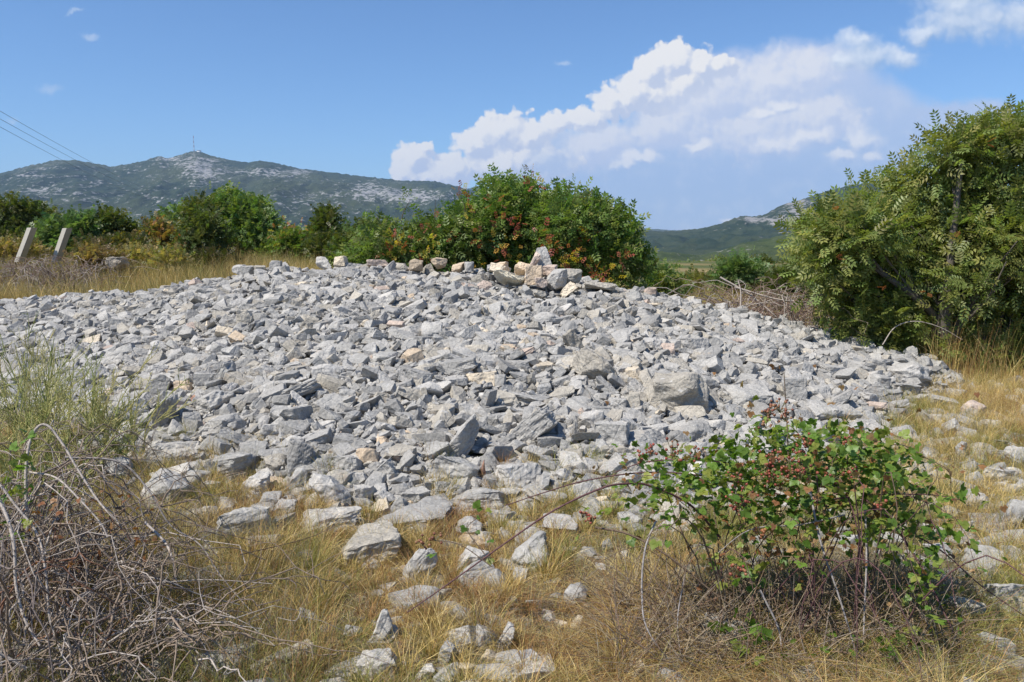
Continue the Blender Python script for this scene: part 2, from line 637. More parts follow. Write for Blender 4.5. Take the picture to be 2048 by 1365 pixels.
def build_ridge(name, label, sky, D, Dn, mat, rock_blobs, nx=560, nt=120, zb=-32.0, rough=0.08, seed=0.0):
    """a mountainside: foot at Dn, crest at D (skyline in photo pixels), a back slope behind"""
    sky = np.array(sky, float)
    pxs = np.linspace(sky[0, 0], sky[-1, 0], nx)
    pys = np.interp(pxs, sky[:, 0], sky[:, 1])
    cr = np.array([P(a, b, D) for a, b in zip(pxs, pys)])
    u = cr[:, 0] / D
    zc = cr[:, 2]
    t = np.concatenate((np.linspace(0, 1, nt), np.linspace(1.03, 1.9, 16)))
    U, T = np.meshgrid(u, t)
    ZC = np.meshgrid(zc, t)[0]
    H = np.maximum(ZC - zb, 1)
    Y = Dn + (D - Dn) * T
    X = U * Y
    prof = np.where(T <= 1, T ** 1.15, np.clip(1 - ((T - 1) / 0.9) ** 1.5, 0, 1))
    ss = D * 0.055
    rel = (fbm(X / ss + seed, Y / ss, 5) - 0.5) * 2
    gully = np.abs(fbm(X / (ss * 0.55) + 31 + seed, Y / (ss * 2.6), 4) - 0.5) * 2
    amp = np.clip(T * (1 - T) * 4, 0, 1) * H.mean()
    Z = zb + H * prof + amp * (rough * 2.4 * rel + rough * 2.6 * (gully - 0.3))
    jag = (fbm(U * 420 + seed, U * 0 + 3.3, 4) - 0.5) * D * 0.0034
    Z = Z + jag * np.exp(-((T - 1) / 0.06) ** 2)
    v = np.stack((X, Y, Z), -1).reshape(-1, 3)
    # outcrops: where the rock shows through the scrub
    dep = Y * math.cos(PITCH) - (Z - EYE) * math.sin(PITCH)
    PX = 1024 + F * X / dep
    PY = 682.5 - F * (Y * math.sin(PITCH) + (Z - EYE) * math.cos(PITCH)) / dep
    rk = np.zeros_like(PX)
    for (bx, by, rx, ry, w) in rock_blobs:
        rk = rk + w * np.exp(-(((PX - bx) / rx) ** 2 + ((PY - by) / ry) ** 2))
    nr, nc = X.shape
    i = np.arange(nr - 1)[:, None] * nc
    j = np.arange(nc - 1)[None, :]
    f = np.stack((i + j, i + j + 1, i + nc + j + 1, i + nc + j), -1).reshape(-1, 4)
    o = mesh_obj(name, v, f, mat, attrs={'rock': np.clip(rk, -1, 1)}, smooth=180)
    return tag(o, label, None, None, 'structure')


M_MOUNT = hill_material("karst scrub and limestone", (0.026, 0.042, 0.022), (0.045, 0.062, 0.032), (0.40, 0.385, 0.37), 0.060, 0.035)
M_RIDGE = hill_material('wooded ridge', (0.022, 0.038, 0.020), (0.045, 0.060, 0.030), (0.36, 0.34, 0.32), 0.07, -0.02)
M_NEARHILL = hill_material('stony scrub hillside', (0.035, 0.055, 0.022), (0.070, 0.090, 0.035), (0.44, 0.42, 0.39), 0.16, 0.0)
build_ridge('mountain', 'long grey green limestone mountain with a bare rocky summit',
            [(-2600, 520), (-1700, 470), (-900, 410), (-500, 380), (-150, 372), (0, 347), (60, 331), (110, 321), (150, 320), (200, 329), (222, 334), (280, 324), (318, 313), (338, 318), (360, 309), (392, 302), (420, 311),
             (470, 322), (495, 325), (520, 321), (560, 328), (600, 337), (700, 350), (800, 361), (870, 363), (905, 370), (935, 380), (1020, 400), (1150, 440), (1290, 470), (1400, 482)],
            4000, 1500, M_MOUNT,
            [(390, 330, 46, 24, 0.62), (420, 350, 40, 20, 0.35), (330, 318, 22, 8, 0.5), (545, 345, 60, 8, 0.55), (600, 350, 30, 8, 0.4), (830, 393, 60, 14, 0.75), (740, 385, 50, 14, 0.5),
             (95, 385, 60, 10, 0.35), (70, 345, 40, 14, 0.3), (250, 400, 120, 12, 0.2), (650, 400, 120, 20, 0.25), (500, 325, 50, 6, -0.6), (860, 372, 60, 5, -0.6), (180, 325, 60, 5, -0.4), (860, 425, 60, 14, -0.5), (700, 350, 80, 4, -0.4)],
            nx=900, nt=170, rough=0.115)
build_ridge('mountain', 'lower dark far shoulder behind the large mountain',
            [(700, 400), (900, 384), (945, 376), (1010, 378), (1100, 395), (1290, 458), (1345, 461), (1400, 464), (1500, 475)], 6200, 4600, M_MOUNT, [], nx=160, nt=30, seed=5, zb=-30.0)
build_ridge('hill', 'steep dark ridge with grey crags rising to the right',
            [(1150, 500), (1250, 474), (1300, 462), (1345, 463), (1400, 457), (1440, 448), (1470, 436), (1488, 431), (1505, 434), (1530, 429), (1560, 411), (1600, 400), (1650, 384), (1700, 371), (1730, 367),
             (1800, 362), (1900, 372), (2048, 390), (2400, 380), (2800, 420)],
            2400, 1000, M_RIDGE, [(1530, 442, 50, 9, 0.8), (1590, 430, 40, 25, 0.6), (1500, 436, 12, 6, 0.5), (1600, 405, 30, 8, 0.4), (1620, 460, 50, 30, 0.25), (1380, 480, 80, 15, -0.6)], nx=420, nt=110, seed=9, zb=-32.0)
build_ridge('hill', 'stony low hillside with scattered scrub and white rock',
            [(1180, 512), (1300, 502), (1348, 506), (1400, 512), (1440, 502), (1480, 488), (1540, 476), (1600, 462), (1700, 445), (1850, 430), (2100, 420), (2500, 430)],
            620, 190, M_NEARHILL, [(1470, 500, 50, 8, 0.4), (1580, 530, 60, 10, 0.5), (1620, 515, 40, 10, 0.3)], nx=320, nt=90, seed=14, zb=-24.0)

# ------------------------------------------------------------------ stones
import bmesh


def ico(sub):
    bm = bmesh.new()
    bmesh.ops.create_icosphere(bm, subdivisions=sub, radius=1.0)
    v = np.array([p.co[:] for p in bm.verts])
    f = np.array([[q.index for q in p.verts] for p in bm.faces])
    bm.free()
    return unit(v), f


ICO = {k: ico(k) for k in (1, 2, 3, 4, 5)}


def polytope(r, kind, bev):
    """an angular stone: a block split along random planes, edges slightly worn"""
    bm = bmesh.new()
    bmesh.ops.create_cube(bm, size=2.0)
    n = {'slab': 7, 'block': 7, 'cut': 10, 'round': 26, 'spike': 8}[kind]
    for i in range(n):
        nr = unit(r.normal(size=3))
        if kind == 'slab':
            nr = unit(nr * np.array((1, 1, 0.35)))
        if kind == 'spike':
            nr = unit(np.array((nr[0], nr[1], 0.35 + 0.15 * abs(nr[2]))))
        d = {'slab': r.uniform(0.55, 0.98), 'block': r.uniform(0.85, 1.15), 'cut': r.uniform(0.55, 0.98), 'round': r.uniform(0.84, 1.0), 'spike': r.uniform(0.26, 0.42)}[kind]
        g = bm.verts[:] + bm.edges[:] + bm.faces[:]
        cut = bmesh.ops.bisect_plane(bm, geom=g, plane_co=tuple(nr * d), plane_no=tuple(nr), clear_outer=True)
        ed = [e for e in cut['geom_cut'] if isinstance(e, bmesh.types.BMEdge)]
        if ed:
            bmesh.ops.contextual_create(bm, geom=ed)
    bmesh.ops.remove_doubles(bm, verts=bm.verts[:], dist=0.05)
    if bev:
        bmesh.ops.bevel(bm, geom=bm.edges[:], offset=bev, segments=1, affect='EDGES', clamp_overlap=True)
    bmesh.ops.triangulate(bm, faces=bm.faces[:])
    return bm


def rock_shape(r, sub, kind='block', rough=1.0):
    bm = polytope(r, kind, 0.0 if sub == 1 else 0.05)
    lim = {1: 9, 2: 9, 3: 0.34, 4: 0.17, 5: 0.085}[sub]
    for q in range(5):
        long_ = [e for e in bm.edges if e.calc_length() > lim]
        if not long_ or lim > 5:
            break
        bmesh.ops.subdivide_edges(bm, edges=long_, cuts=1)
        bmesh.ops.triangulate(bm, faces=[f for f in bm.faces if len(f.verts) > 3])
    bm.normal_update()
    bm.verts.index_update()
    p = np.array([v.co[:] for v in bm.verts])
    nv = np.array([v.normal[:] for v in bm.verts])
    f = np.array([[q.index for q in w.verts] for w in bm.faces])
    bm.free()
    lo, hi = p.min(0), p.max(0)
    p = (p - (lo + hi) / 2) / ((hi - lo) / 2)
    if sub >= 3:
        h = np.zeros(len(p))
        for q in range(16):
            w = unit(r.normal(size=3)) * (2.2 * 1.19 ** q)
            h = h + 0.030 / (1 + 0.20 * q) * np.sin(p @ w + 2.2 * np.sin(p @ unit(r.normal(size=3)) * 2.5) + r.uniform(0, 6.28))
        # a few broken steps along the bedding
        bed = unit(np.array((r.normal() * 0.25, r.normal() * 0.25, 1)))
        ph = p @ bed * r.uniform(4, 7) + 0.35 * np.sin(p[:, 0] * 2 + p[:, 1] * 3)
        h = h + 0.012 * (np.abs((ph % 1.0) - 0.5) < 0.12)
        for q in range(6):
            c = unit(r.normal(size=3))
            g = np.exp(-((1 - unit(p) @ c) / r.uniform(0.02, 0.08)))
            h = h - g * r.uniform(-0.02, 0.10)
        p = p + nv * (h * rough)[:, None]
    return p, f


TONES = {'pale grey': (0.405, 0.40, 0.395), 'light grey': (0.365, 0.363, 0.36), 'mid grey': (0.325, 0.325, 0.325), 'dark grey': (0.26, 0.26, 0.26),
         'white': (0.48, 0.47, 0.455), 'cream': (0.60, 0.53, 0.43), 'tan': (0.50, 0.41, 0.315), 'buff grey': (0.375, 0.355, 0.32), 'reddish': (0.31, 0.19, 0.145), 'pinkish': (0.47, 0.39, 0.345)}
SHAPEWORD = {'block': 'blocky', 'slab': 'flat', 'wedge': 'angular', 'round': 'rounded', 'spike': 'pointed', 'tall': 'upright'}
# photo centre x, y, width, height, tone, shape, tilt of the long axis in degrees
KEY = [
    # left part of the pile
    (258, 828, 92, 62, 'light grey', 'round', 0), (325, 830, 62, 100, 'light grey', 'slab', 62), (367, 779, 36, 34, 'tan', 'block', 0), (398, 797, 34, 18, 'reddish', 'round', 10),
    (432, 806, 86, 56, 'light grey', 'wedge', 12), (318, 778, 62, 55, 'light grey', 'wedge', 0), (262, 878, 92, 48, 'pale grey', 'slab', -8), (332, 872, 52, 22, 'mid grey', 'slab', 0),
    (355, 908, 104, 52, 'pale grey', 'slab', 5), (335, 978, 102, 76, 'pale grey', 'round', 0), (473, 934, 90, 62, 'light grey', 'wedge', 10), (597, 920, 60, 78, 'dark grey', 'block', 80),
    (552, 936, 50, 46, 'buff grey', 'wedge', 0), (663, 986, 92, 78, 'pale grey', 'round', -30), (508, 975, 62, 50, 'white', 'wedge', 0), (566, 1024, 50, 52, 'pale grey', 'wedge', 50),
    (490, 1058, 108, 80, 'light grey', 'wedge', 0), (662, 1049, 122, 50, 'white', 'slab', 0), (602, 783, 92, 56, 'mid grey', 'slab', 28), (565, 727, 30, 38, 'light grey', 'slab', 65),
    (490, 641, 38, 42, 'buff grey', 'block', 0), (548, 602, 46, 28, 'white', 'round', 0), (484, 662, 34, 20, 'dark grey', 'slab', 35), (497, 618, 42, 22, 'mid grey', 'block', 0),
    (460, 852, 82, 48, 'light grey', 'wedge', 0), (544, 868, 52, 38, 'light grey', 'wedge', 0), (592, 836, 66, 50, 'light grey', 'wedge', 0), (642, 882, 52, 42, 'light grey', 'block', 20),
    (655, 746, 72, 36, 'pale grey', 'round', 0), (452, 752, 46, 54, 'light grey', 'wedge', 50), (470, 600, 36, 24, 'light grey', 'block', 0), (405, 690, 44, 26, 'light grey', 'wedge', 0),
    (320, 695, 46, 26, 'pale grey', 'wedge', 0), (280, 690, 40, 20, 'mid grey', 'slab', 0), (230, 720, 60, 34, 'pale grey', 'slab', 0), (372, 665, 40, 22, 'mid grey', 'wedge', 0),
    # centre of the pile
    (863, 668, 46, 44, 'light grey', 'block', 0), (896, 676, 32, 27, 'mid grey', 'wedge', 0), (781, 630, 52, 26, 'mid grey', 'block', 0), (737, 600, 42, 26, 'light grey', 'round', 0),
    (940, 637, 46, 40, 'light grey', 'block', 0), (1020, 627, 30, 36, 'mid grey', 'wedge', 60), (972, 629, 34, 32, 'buff grey', 'slab', -35), (1093, 641, 66, 34, 'pale grey', 'round', 0),
    (1145, 684, 46, 54, 'buff grey', 'slab', -55), (1192, 740, 92, 84, 'buff grey', 'wedge', -25), (1357, 790, 138, 98, 'buff grey', 'round', -8), (1092, 736, 54, 26, 'cream', 'slab', 0),
    (960, 761, 68, 32, 'cream', 'slab', 6), (915, 735, 90, 46, 'light grey', 'slab', 14), (885, 779, 46, 36, 'pale grey', 'wedge', 15), (843, 758, 62, 42, 'mid grey', 'slab', -18),
    (1000, 766, 28, 34, 'mid grey', 'block', 0), (1035, 735, 56, 26, 'mid grey', 'slab', 0), (1063, 801, 112, 38, 'light grey', 'slab', -5), (933, 880, 78, 108, 'pale grey', 'wedge', 60),
    (1066, 858, 98, 82, 'light grey', 'slab', 40), (1149, 866, 14, 44, 'dark grey', 'slab', 85), (1222, 873, 76, 62, 'light grey', 'block', 0), (1291, 886, 98, 46, 'mid grey', 'wedge', 0),
    (1076, 910, 72, 46, 'pale grey', 'wedge', -10), (1178, 901, 54, 34, 'mid grey', 'wedge', 10), (1142, 927, 54, 38, 'white', 'wedge', 0), (1018, 936, 42, 24, 'mid grey', 'block', 0),
    (1040, 960, 100, 58, 'pale grey', 'slab', 0), (866, 905, 76, 60, 'light grey', 'wedge', 20), (908, 945, 112, 72, 'light grey', 'slab', -20), (966, 945, 15, 48, 'reddish', 'slab', 82),
    (738, 918, 52, 42, 'tan', 'round', 0), (776, 900, 44, 32, 'mid grey', 'round', 0), (768, 945, 46, 52, 'pale grey', 'wedge', 40), (716, 895, 54, 36, 'dark grey', 'wedge', 0),
    (762, 884, 30, 22, 'tan', 'wedge', 0), (812, 928, 42, 52, 'light grey', 'wedge', 60), (1018, 700, 34, 20, 'tan', 'block', 0), (1050, 706, 42, 26, 'pinkish', 'wedge', 25),
    (1052, 688, 26, 26, 'cream', 'wedge', 0), (1043, 660, 22, 20, 'tan', 'block', 0), (700, 792, 46, 30, 'light grey', 'wedge', 0), (1120, 720, 60, 24, 'mid grey', 'slab', 5),
    (1240, 715, 70, 34, 'light grey', 'slab', -6), (1305, 690, 44, 30, 'pale grey', 'round', 0), (1255, 668, 46, 22, 'mid grey', 'slab', 0), (1330, 700, 40, 28, 'pinkish', 'slab', 0),
    (1160, 762, 46, 24, 'light grey', 'slab', 0), (1085, 770, 40, 24, 'mid grey', 'wedge', 0), (1205, 800, 44, 26, 'light grey', 'wedge', 0), (1270, 770, 34, 30, 'mid grey', 'wedge', 0),
    (1180, 840, 52, 40, 'pale grey', 'wedge', 0), (1005, 860, 46, 36, 'mid grey', 'wedge', 0), (770, 720, 60, 28, 'light grey', 'slab', 0), (690, 700, 44, 30, 'mid grey', 'wedge', 0),
    (805, 745, 44, 26, 'dark grey', 'wedge', 0), (740, 668, 52, 30, 'light grey', 'block', 0), (820, 690, 40, 30, 'light grey', 'wedge', 0), (700, 660, 36, 24, 'pale grey', 'wedge', 0),
    # right part of the pile
    (1816, 750, 80, 50, 'pale grey', 'round', 0), (1802, 775, 64, 24, 'mid grey', 'slab', -8), (1848, 719, 42, 24, 'buff grey', 'round', 0), (1722, 690, 54, 32, 'pale grey', 'block', 0),
    (1632, 790, 58, 36, 'light grey', 'block', 0), (1645, 825, 74, 50, 'light grey', 'wedge', 0), (1495, 795, 88, 52, 'light grey', 'wedge', 0), (1385, 868, 74, 46, 'light grey', 'block', 0),
    (1424, 840, 44, 22, 'mid grey', 'slab', 0), (1587, 785, 44, 60, 'mid grey', 'block', 0), (1498, 698, 42, 26, 'mid grey', 'round', 0), (1540, 716, 38, 34, 'mid grey', 'block', 0),
    (1386, 695, 66, 40, 'pale grey', 'slab', 0), (1362, 622, 42, 22, 'cream', 'slab', -22), (1458, 655, 30, 18, 'tan', 'slab', 0), (1664, 744, 60, 32, 'light grey', 'slab', -12),
    (1705, 735, 72, 34, 'light grey', 'slab', -8), (1754, 770, 54, 40, 'light grey', 'wedge', 0), (1590, 725, 50, 30, 'pale grey', 'slab', 0), (1600, 690, 48, 26, 'light grey', 'slab', -20),
    (1445, 620, 24, 26, 'pale grey', 'block', 0), (1390, 610, 30, 24, 'pale grey', 'wedge', 0), (1515, 680, 26, 14, 'white', 'round', 0), (1690, 830, 56, 40, 'light grey', 'wedge', 0),
    (1740, 800, 56, 30, 'pale grey', 'slab', -10), (1420, 770, 46, 38, 'light grey', 'wedge', 0), (1550, 820, 60, 40, 'light grey', 'wedge', 0), (1300, 588, 30, 26, 'pinkish', 'block', 0),
    (1300, 612, 48, 14, 'cream', 'slab', 4), (1262, 610, 26, 14, 'cream', 'slab', 0), (1640, 660, 40, 22, 'pale grey', 'wedge', 0), (1530, 640, 30, 18, 'light grey', 'wedge', 0),
    # loose rocks on the grass at the right
    (1789, 932, 48, 38, 'pale grey', 'wedge', 0), (2008, 888, 66, 24, 'white', 'slab', -8), (2036, 912, 46, 40, 'light grey', 'wedge', 0), (1913, 790, 44, 24, 'light grey', 'slab', 0),
    (1946, 822, 46, 38, 'pinkish', 'round', 0), (1886, 808, 60, 34, 'pale grey', 'slab', -10), (1970, 1118, 88, 54, 'light grey', 'wedge', 0), (1953, 1002, 58, 44, 'pale grey', 'wedge', 0),
    (2022, 1030, 56, 66, 'light grey', 'slab', 55), (1878, 1108, 64, 40, 'pale grey', 'wedge', 0), (1890, 1172, 62, 40, 'white', 'round', 0), (1925, 1222, 76, 54, 'white', 'wedge', 0),
    (2015, 1192, 92, 64, 'pale grey', 'slab', 0), (1860, 840, 46, 24, 'buff grey', 'slab', 0), (1810, 870, 56, 34, 'pale grey', 'wedge', 0), (1920, 900, 26, 36, 'pale grey', 'wedge', 70),
    (2030, 800, 34, 20, 'light grey', 'slab', 0), (1985, 770, 26, 14, 'buff grey', 'slab', 0), (1850, 960, 44, 28, 'pale grey', 'slab', 0), (2000, 950, 60, 30, 'pale grey', 'slab', 0), (1800, 830, 40, 30, 'light grey', 'wedge', 0),
    (700, 932, 60, 46, 'light grey', 'block', 0), (640, 932, 46, 32, 'mid grey', 'wedge', 0), (732, 990, 50, 42, 'pale grey', 'wedge', 0), (832, 998, 62, 42, 'light grey', 'slab', 10), (884, 1012, 56, 36, 'pale grey', 'wedge', 0),
    (1002, 1040, 60, 32, 'light grey', 'slab', 0), (1100, 1002, 72, 42, 'pale grey', 'block', 0), (1180, 1022, 60, 36, 'light grey', 'wedge', 0), (1232, 985, 62, 38, 'light grey', 'wedge', 0), (604, 990, 42, 30, 'buff grey', 'wedge', 0),
    (540, 1002, 48, 32, 'light grey', 'block', 0), (392, 962, 52, 38, 'light grey', 'wedge', 0), (236, 935, 62, 42, 'pale grey', 'round', 0), (1262, 1042, 50, 30, 'pale grey', 'slab', 0),
    (1730, 860, 54, 36, 'pale grey', 'wedge', 0), (1770, 895, 40, 28, 'buff grey', 'wedge', 0), (2040, 1090, 36, 26, 'pale grey', 'wedge', 0), (1990, 1290, 64, 40, 'light grey', 'slab', 0),
    # foreground rocks half sunk in the grass
    (742, 1097, 134, 72, 'buff grey', 'block', 4), (835, 1037, 152, 54, 'light grey', 'slab', 6), (938, 1054, 56, 42, 'light grey', 'round', 0), (942, 1083, 58, 24, 'tan', 'round', -8),
    (945, 1122, 72, 54, 'white', 'wedge', 0), (838, 1136, 72, 78, 'pale grey', 'round', 60), (1062, 1108, 84, 78, 'light grey', 'slab', 40), (1120, 1056, 74, 36, 'pale grey', 'slab', 0),
    (960, 1002, 112, 52, 'light grey', 'wedge', 0), (768, 1256, 44, 72, 'white', 'wedge', 70), (750, 1332, 90, 64, 'white', 'round', 0), (892, 1311, 36, 48, 'mid grey', 'block', 70),
    (848, 1347, 44, 44, 'white', 'wedge', 50), (893, 1354, 52, 44, 'light grey', 'wedge', 0), (930, 1341, 48, 30, 'cream', 'wedge', 0), (990, 1352, 112, 34, 'light grey', 'slab', 0),
    (1012, 1280, 40, 56, 'pale grey', 'wedge', 70), (1016, 1316, 62, 28, 'light grey', 'slab', 15), (976, 1312, 32, 22, 'cream', 'wedge', 0), (1152, 1192, 52, 48, 'pale grey', 'round', 0),
    (770, 996, 48, 40, 'light grey', 'wedge', 20), (802, 1012, 50, 42, 'mid grey', 'wedge', 0), (425, 975, 40, 22, 'pale grey', 'slab', 0), (715, 960, 50, 32, 'pale grey', 'wedge', 0),
    (540, 950, 40, 30, 'white', 'wedge', 0), (1060, 1010, 60, 34, 'pale grey', 'wedge', 0), (1160, 985, 54, 32, 'pale grey', 'slab', 0), (400, 1030, 50, 24, 'buff grey', 'slab', 0), (820, 965, 48, 30, 'mid grey', 'wedge', 0),
]
# the little cairn on the crest (centre, size, tone, shape, tilt, extra distance behind the crest line in metres)
CAIRN = [
    (1018, 558, 62, 32, 'cream', 'wedge', -22, -0.25), (1000, 540, 40, 22, 'cream', 'wedge', -15, 0.0), (1003, 533, 24, 16, 'tan', 'block', 0, 0.1), (1046, 537, 34, 24, 'tan', 'wedge', 10, 0.05),
    (1068, 526, 24, 34, 'pinkish', 'wedge', 48, 0.0), (1068, 551, 34, 36, 'tan', 'block', 0, -0.15), (1090, 516, 34, 42, 'light grey', 'spike', 0, 0.22), (1098, 543, 30, 22, 'pinkish', 'block', 0, 0.1),
    (1115, 559, 40, 36, 'light grey', 'round', 0, -0.1), (1140, 555, 46, 30, 'buff grey', 'round', 0, 0.15), (1136, 580, 32, 30, 'cream', 'wedge', 40, -0.3), (967, 577, 32, 28, 'pinkish', 'round', 0, -0.4),
    (1080, 566, 24, 18, 'pinkish', 'wedge', 0, -0.3), (1012, 590, 30, 24, 'mid grey', 'wedge', 0, -0.6), (1196, 572, 62, 20, 'buff grey', 'slab', -8, 0.0), (1060, 508, 1, 1, None, None, 0, 0),
]
SKYLINE = [(478, 540, 26, 16, 'pale grey', 'block'), (500, 541, 30, 14, 'light grey', 'slab'), (552, 533, 24, 18, 'light grey', 'block'), (520, 540, 30, 14, 'buff grey', 'slab'), (648, 527, 34, 22, 'white', 'wedge'), (682, 524, 30, 18, 'cream', 'wedge'),
           (695, 541, 66, 26, 'light grey', 'slab'), (755, 529, 44, 14, 'pinkish', 'slab'), (800, 535, 38, 14, 'buff grey', 'slab'), (832, 531, 28, 20, 'tan', 'block'), (879, 527, 32, 18, 'tan', 'wedge'), (916, 535, 26, 16, 'tan', 'wedge'),
           (938, 534, 20, 16, 'mid grey', 'block'), (985, 536, 24, 12, 'mid grey', 'block'), (420, 566, 34, 14, 'light grey', 'slab'), (384, 571, 30, 16, 'pale grey', 'wedge'), (205, 592, 34, 14, 'light grey', 'wedge')]

ROCKS = []          # (object, px, py, w, tone, shape)


def add_rock(px, py, w, h, tone, shape, tilt, at, seed, sink=0.0):
    """at: the point of the ground or the pile the rock's lower front edge rests on"""
    r = np.random.default_rng(seed)
    dep = at[1] * math.cos(PITCH) + (EYE - at[2]) * math.sin(PITCH)
    s = dep / F
    W, H = w * s, h * s
    big = w * h
    sub = 5 if big > 4500 else 4 if big > 900 else 3
    sh = {'wedge': 'cut', 'tall': 'block'}.get(shape, shape)
    p, f = rock_shape(r, sub, sh, 1.0)
    depth = W * r.uniform(0.7, 1.0) if shape != 'slab' else W * r.uniform(0.55, 0.9)
    if tilt:
        th = R(abs(tilt)) if abs(tilt) <= 45 else R(90 - abs(tilt))
        long_, short = (W, H) if abs(tilt) <= 45 else (H, W)
        a = abs(tilt)
        ca, sa = abs(math.cos(R(a))), abs(math.sin(R(a)))
        L_ = max(W, H) * 1.0
        T_ = max(min(W, H) * (0.55 if 20 < a < 70 else 0.9), 0.25 * L_)
        half = np.array((L_ / 2, depth / 2, T_ / 2))
        p = p * half
        ang = R(tilt)
        c_, s_ = math.cos(ang), math.sin(ang)
        x, z = p[:, 0].copy(), p[:, 2].copy()
        p[:, 0] = c_ * x - s_ * z
        p[:, 2] = s_ * x + c_ * z
    else:
        p = p * np.array((W / 2, depth / 2, H / 2 * 1.0))
    yaw = r.uniform(-0.35, 0.35)
    c_, s_ = math.cos(yaw), math.sin(yaw)
    p[:, :2] = p[:, :2] @ np.array(((c_, s_), (-s_, c_)))
    lean = r.uniform(-0.25, 0.15)
    c_, s_ = math.cos(lean), math.sin(lean)
    y, z = p[:, 1].copy(), p[:, 2].copy()
    p[:, 1] = c_ * y - s_ * z
    p[:, 2] = s_ * y + c_ * z
    # exact apparent size
    hx = (p[:, 0].max() - p[:, 0].min()) / 2
    hz = (p[:, 2].max() - p[:, 2].min()) / 2
    p[:, 0] *= (W / 2) / hx
    p[:, 2] *= (H / 2) / hz * 1.05
    cen = P(px, py, at[1] + depth * 0.32)
    dz = 0
    o = mesh_obj('limestone_rock', p + cen, f, M_STONE, origin=cen, smooth=30)
    t = np.array(TONES[tone]) * r.uniform(0.92, 1.08)
    o.color = (*t, 1)
    ROCKS.append((o, px, py, w, h, tone, shape))
    return o


occupied = []        # x, y, radius on plan: big stones already standing on the pile
for i, (px, py, w, h, tone, shape, tilt) in enumerate(KEY):
    at = hit(px, min(py + h * 0.36, 1420))
    add_rock(px, py, w, h, tone, shape, tilt, at, 1000 + i)
    dep = at[1]
    occupied.append((at[0], at[1] + 0.3 * w * dep / F, 0.42 * w * dep / F))


def crest_Y(px):
    return float(np.interp(px, CREST[:, 0], CREST[:, 2]))


for i, (px, py, w, h, tone, shape, tilt, dy) in enumerate(CAIRN):
    if tone is None:
        continue
    Yc = crest_Y(px) - 0.55 + dy
    at = P(px, py, Yc)
    o = add_rock(px, py, w * 1.12, h * 1.12, tone, shape, tilt, np.array((at[0], Yc - 0.06, at[2])), 3000 + i)
    o.color = tuple(min(1.18 * q, 0.72) for q in o.color[:3]) + (1,)
    occupied.append((at[0], Yc, 0.62 * w * Yc / F))
for i, (px, py, w, h, tone, shape) in enumerate(SKYLINE):
    Yc = crest_Y(px) - 0.1
    at = P(px, py, Yc)
    add_rock(px, py, w, h * 1.25, tone, shape, 0, np.array((at[0], Yc - 0.06, at[2])), 4000 + i)
    occupied.append((at[0], Yc, 0.4 * w * Yc / F))

# the rest of the 300 largest: middling stones between the hand-placed ones
OCC = [tuple(map(float, q)) for q in occupied]
r2 = np.random.default_rng(77)
tries = 0
n_extra = 0
NAMES_T = ['light grey', 'mid grey', 'pale grey', 'light grey', 'mid grey', 'dark grey', 'buff grey', 'light grey', 'pale grey']
N_INDIV = 300
while len(ROCKS) < N_INDIV and tries < 30000:
    tries += 1
    px = r2.uniform(20, 1850)
    py = r2.uniform(555, 1000)
    at = hit(px, py)
    if mound(at[0], at[1]) < 0.05 or at[1] > 13 or at[1] > np.interp(at[0] / at[1], CA, CY) + 0.1:
        continue
    size = r2.uniform(0.15, 0.225)
    w = size * F / at[1]
    if 960 < px < 1180 and at[1] > 9.2:
        continue
    if any((at[0] - q[0]) ** 2 + (at[1] - q[1]) ** 2 < (q[2] + size * 0.40) ** 2 for q in OCC):
        continue
    shape = r2.choice(['wedge', 'slab', 'block', 'wedge', 'slab', 'round'])
    h = w * (r2.uniform(0.42, 0.6) if shape == 'slab' else r2.uniform(0.6, 0.85))
    tilt = float(r2.choice([0, 0, 0, 12, -12, 22, -20, 35]))
    add_rock(px, py - h * 0.3, w, h, str(r2.choice(NAMES_T)), str(shape), tilt, at, 5000 + tries)
    OCC.append((at[0], at[1] + 0.06, size * 0.42))


# labels: tone, shape and where the rock lies from something one can find
LANDMARKS = [('the biggest tan boulder', 1357, 790), ('the small cairn on the crest', 1075, 545), ('the orange brick shard', 165, 617), ('the berried bramble', 1560, 960),
             ('the dead thorn thicket', 190, 1060), ('the cream striated slab', 960, 761), ('the leafy tree', 1800, 600), ('the layered buff block', 742, 1097), ('the feathery yellow weeds', 110, 720),
             ('the knobbly pale rock', 838, 1136), ('the flat white slab', 662, 1049), ('the pale end boulder', 1816, 750), ('the tilted buff boulder', 1192, 740), ('the dark upright block', 597, 920), ('the tallest pale wedge', 933, 880)]
SPECIAL = {(1357, 790): 'biggest tan boulder lying on the stone pile', (1090, 516): 'pointed grey stone standing upright on top of the cairn', (960, 761): 'cream striated slab lying in the middle of the pile',
           (742, 1097): 'layered buff block half sunk in grass below the pile', (838, 1136): 'knobbly pale rock in grass below the layered buff block', (662, 1049): 'flat white slab in grass at the foot of the pile',
           (1816, 750): 'big pale boulder ending the pile beneath the leafy tree', (1192, 740): 'tilted buff boulder above left of the biggest tan boulder', (597, 920): 'dark upright block at the foot of the pile',
           (933, 880): 'tallest pale wedge leaning near the foot of the pile', (966, 945): 'thin reddish sliver standing upright beside the tallest pale wedge', (398, 797): 'rounded reddish brown stone among grey ones on the pile',
           (1149, 866): 'thin dark slab standing on edge in a gap', (1018, 558): 'large cream cracked rock at the left base of the cairn', (750, 1332): 'lumpy white boulder in the nearest dry grass'}
ORD = ['nearest', 'second nearest', 'third nearest', 'fourth nearest', 'fifth nearest', 'sixth nearest', 'seventh nearest', 'eighth nearest', 'ninth nearest', 'tenth nearest', 'eleventh nearest', 'twelfth nearest']


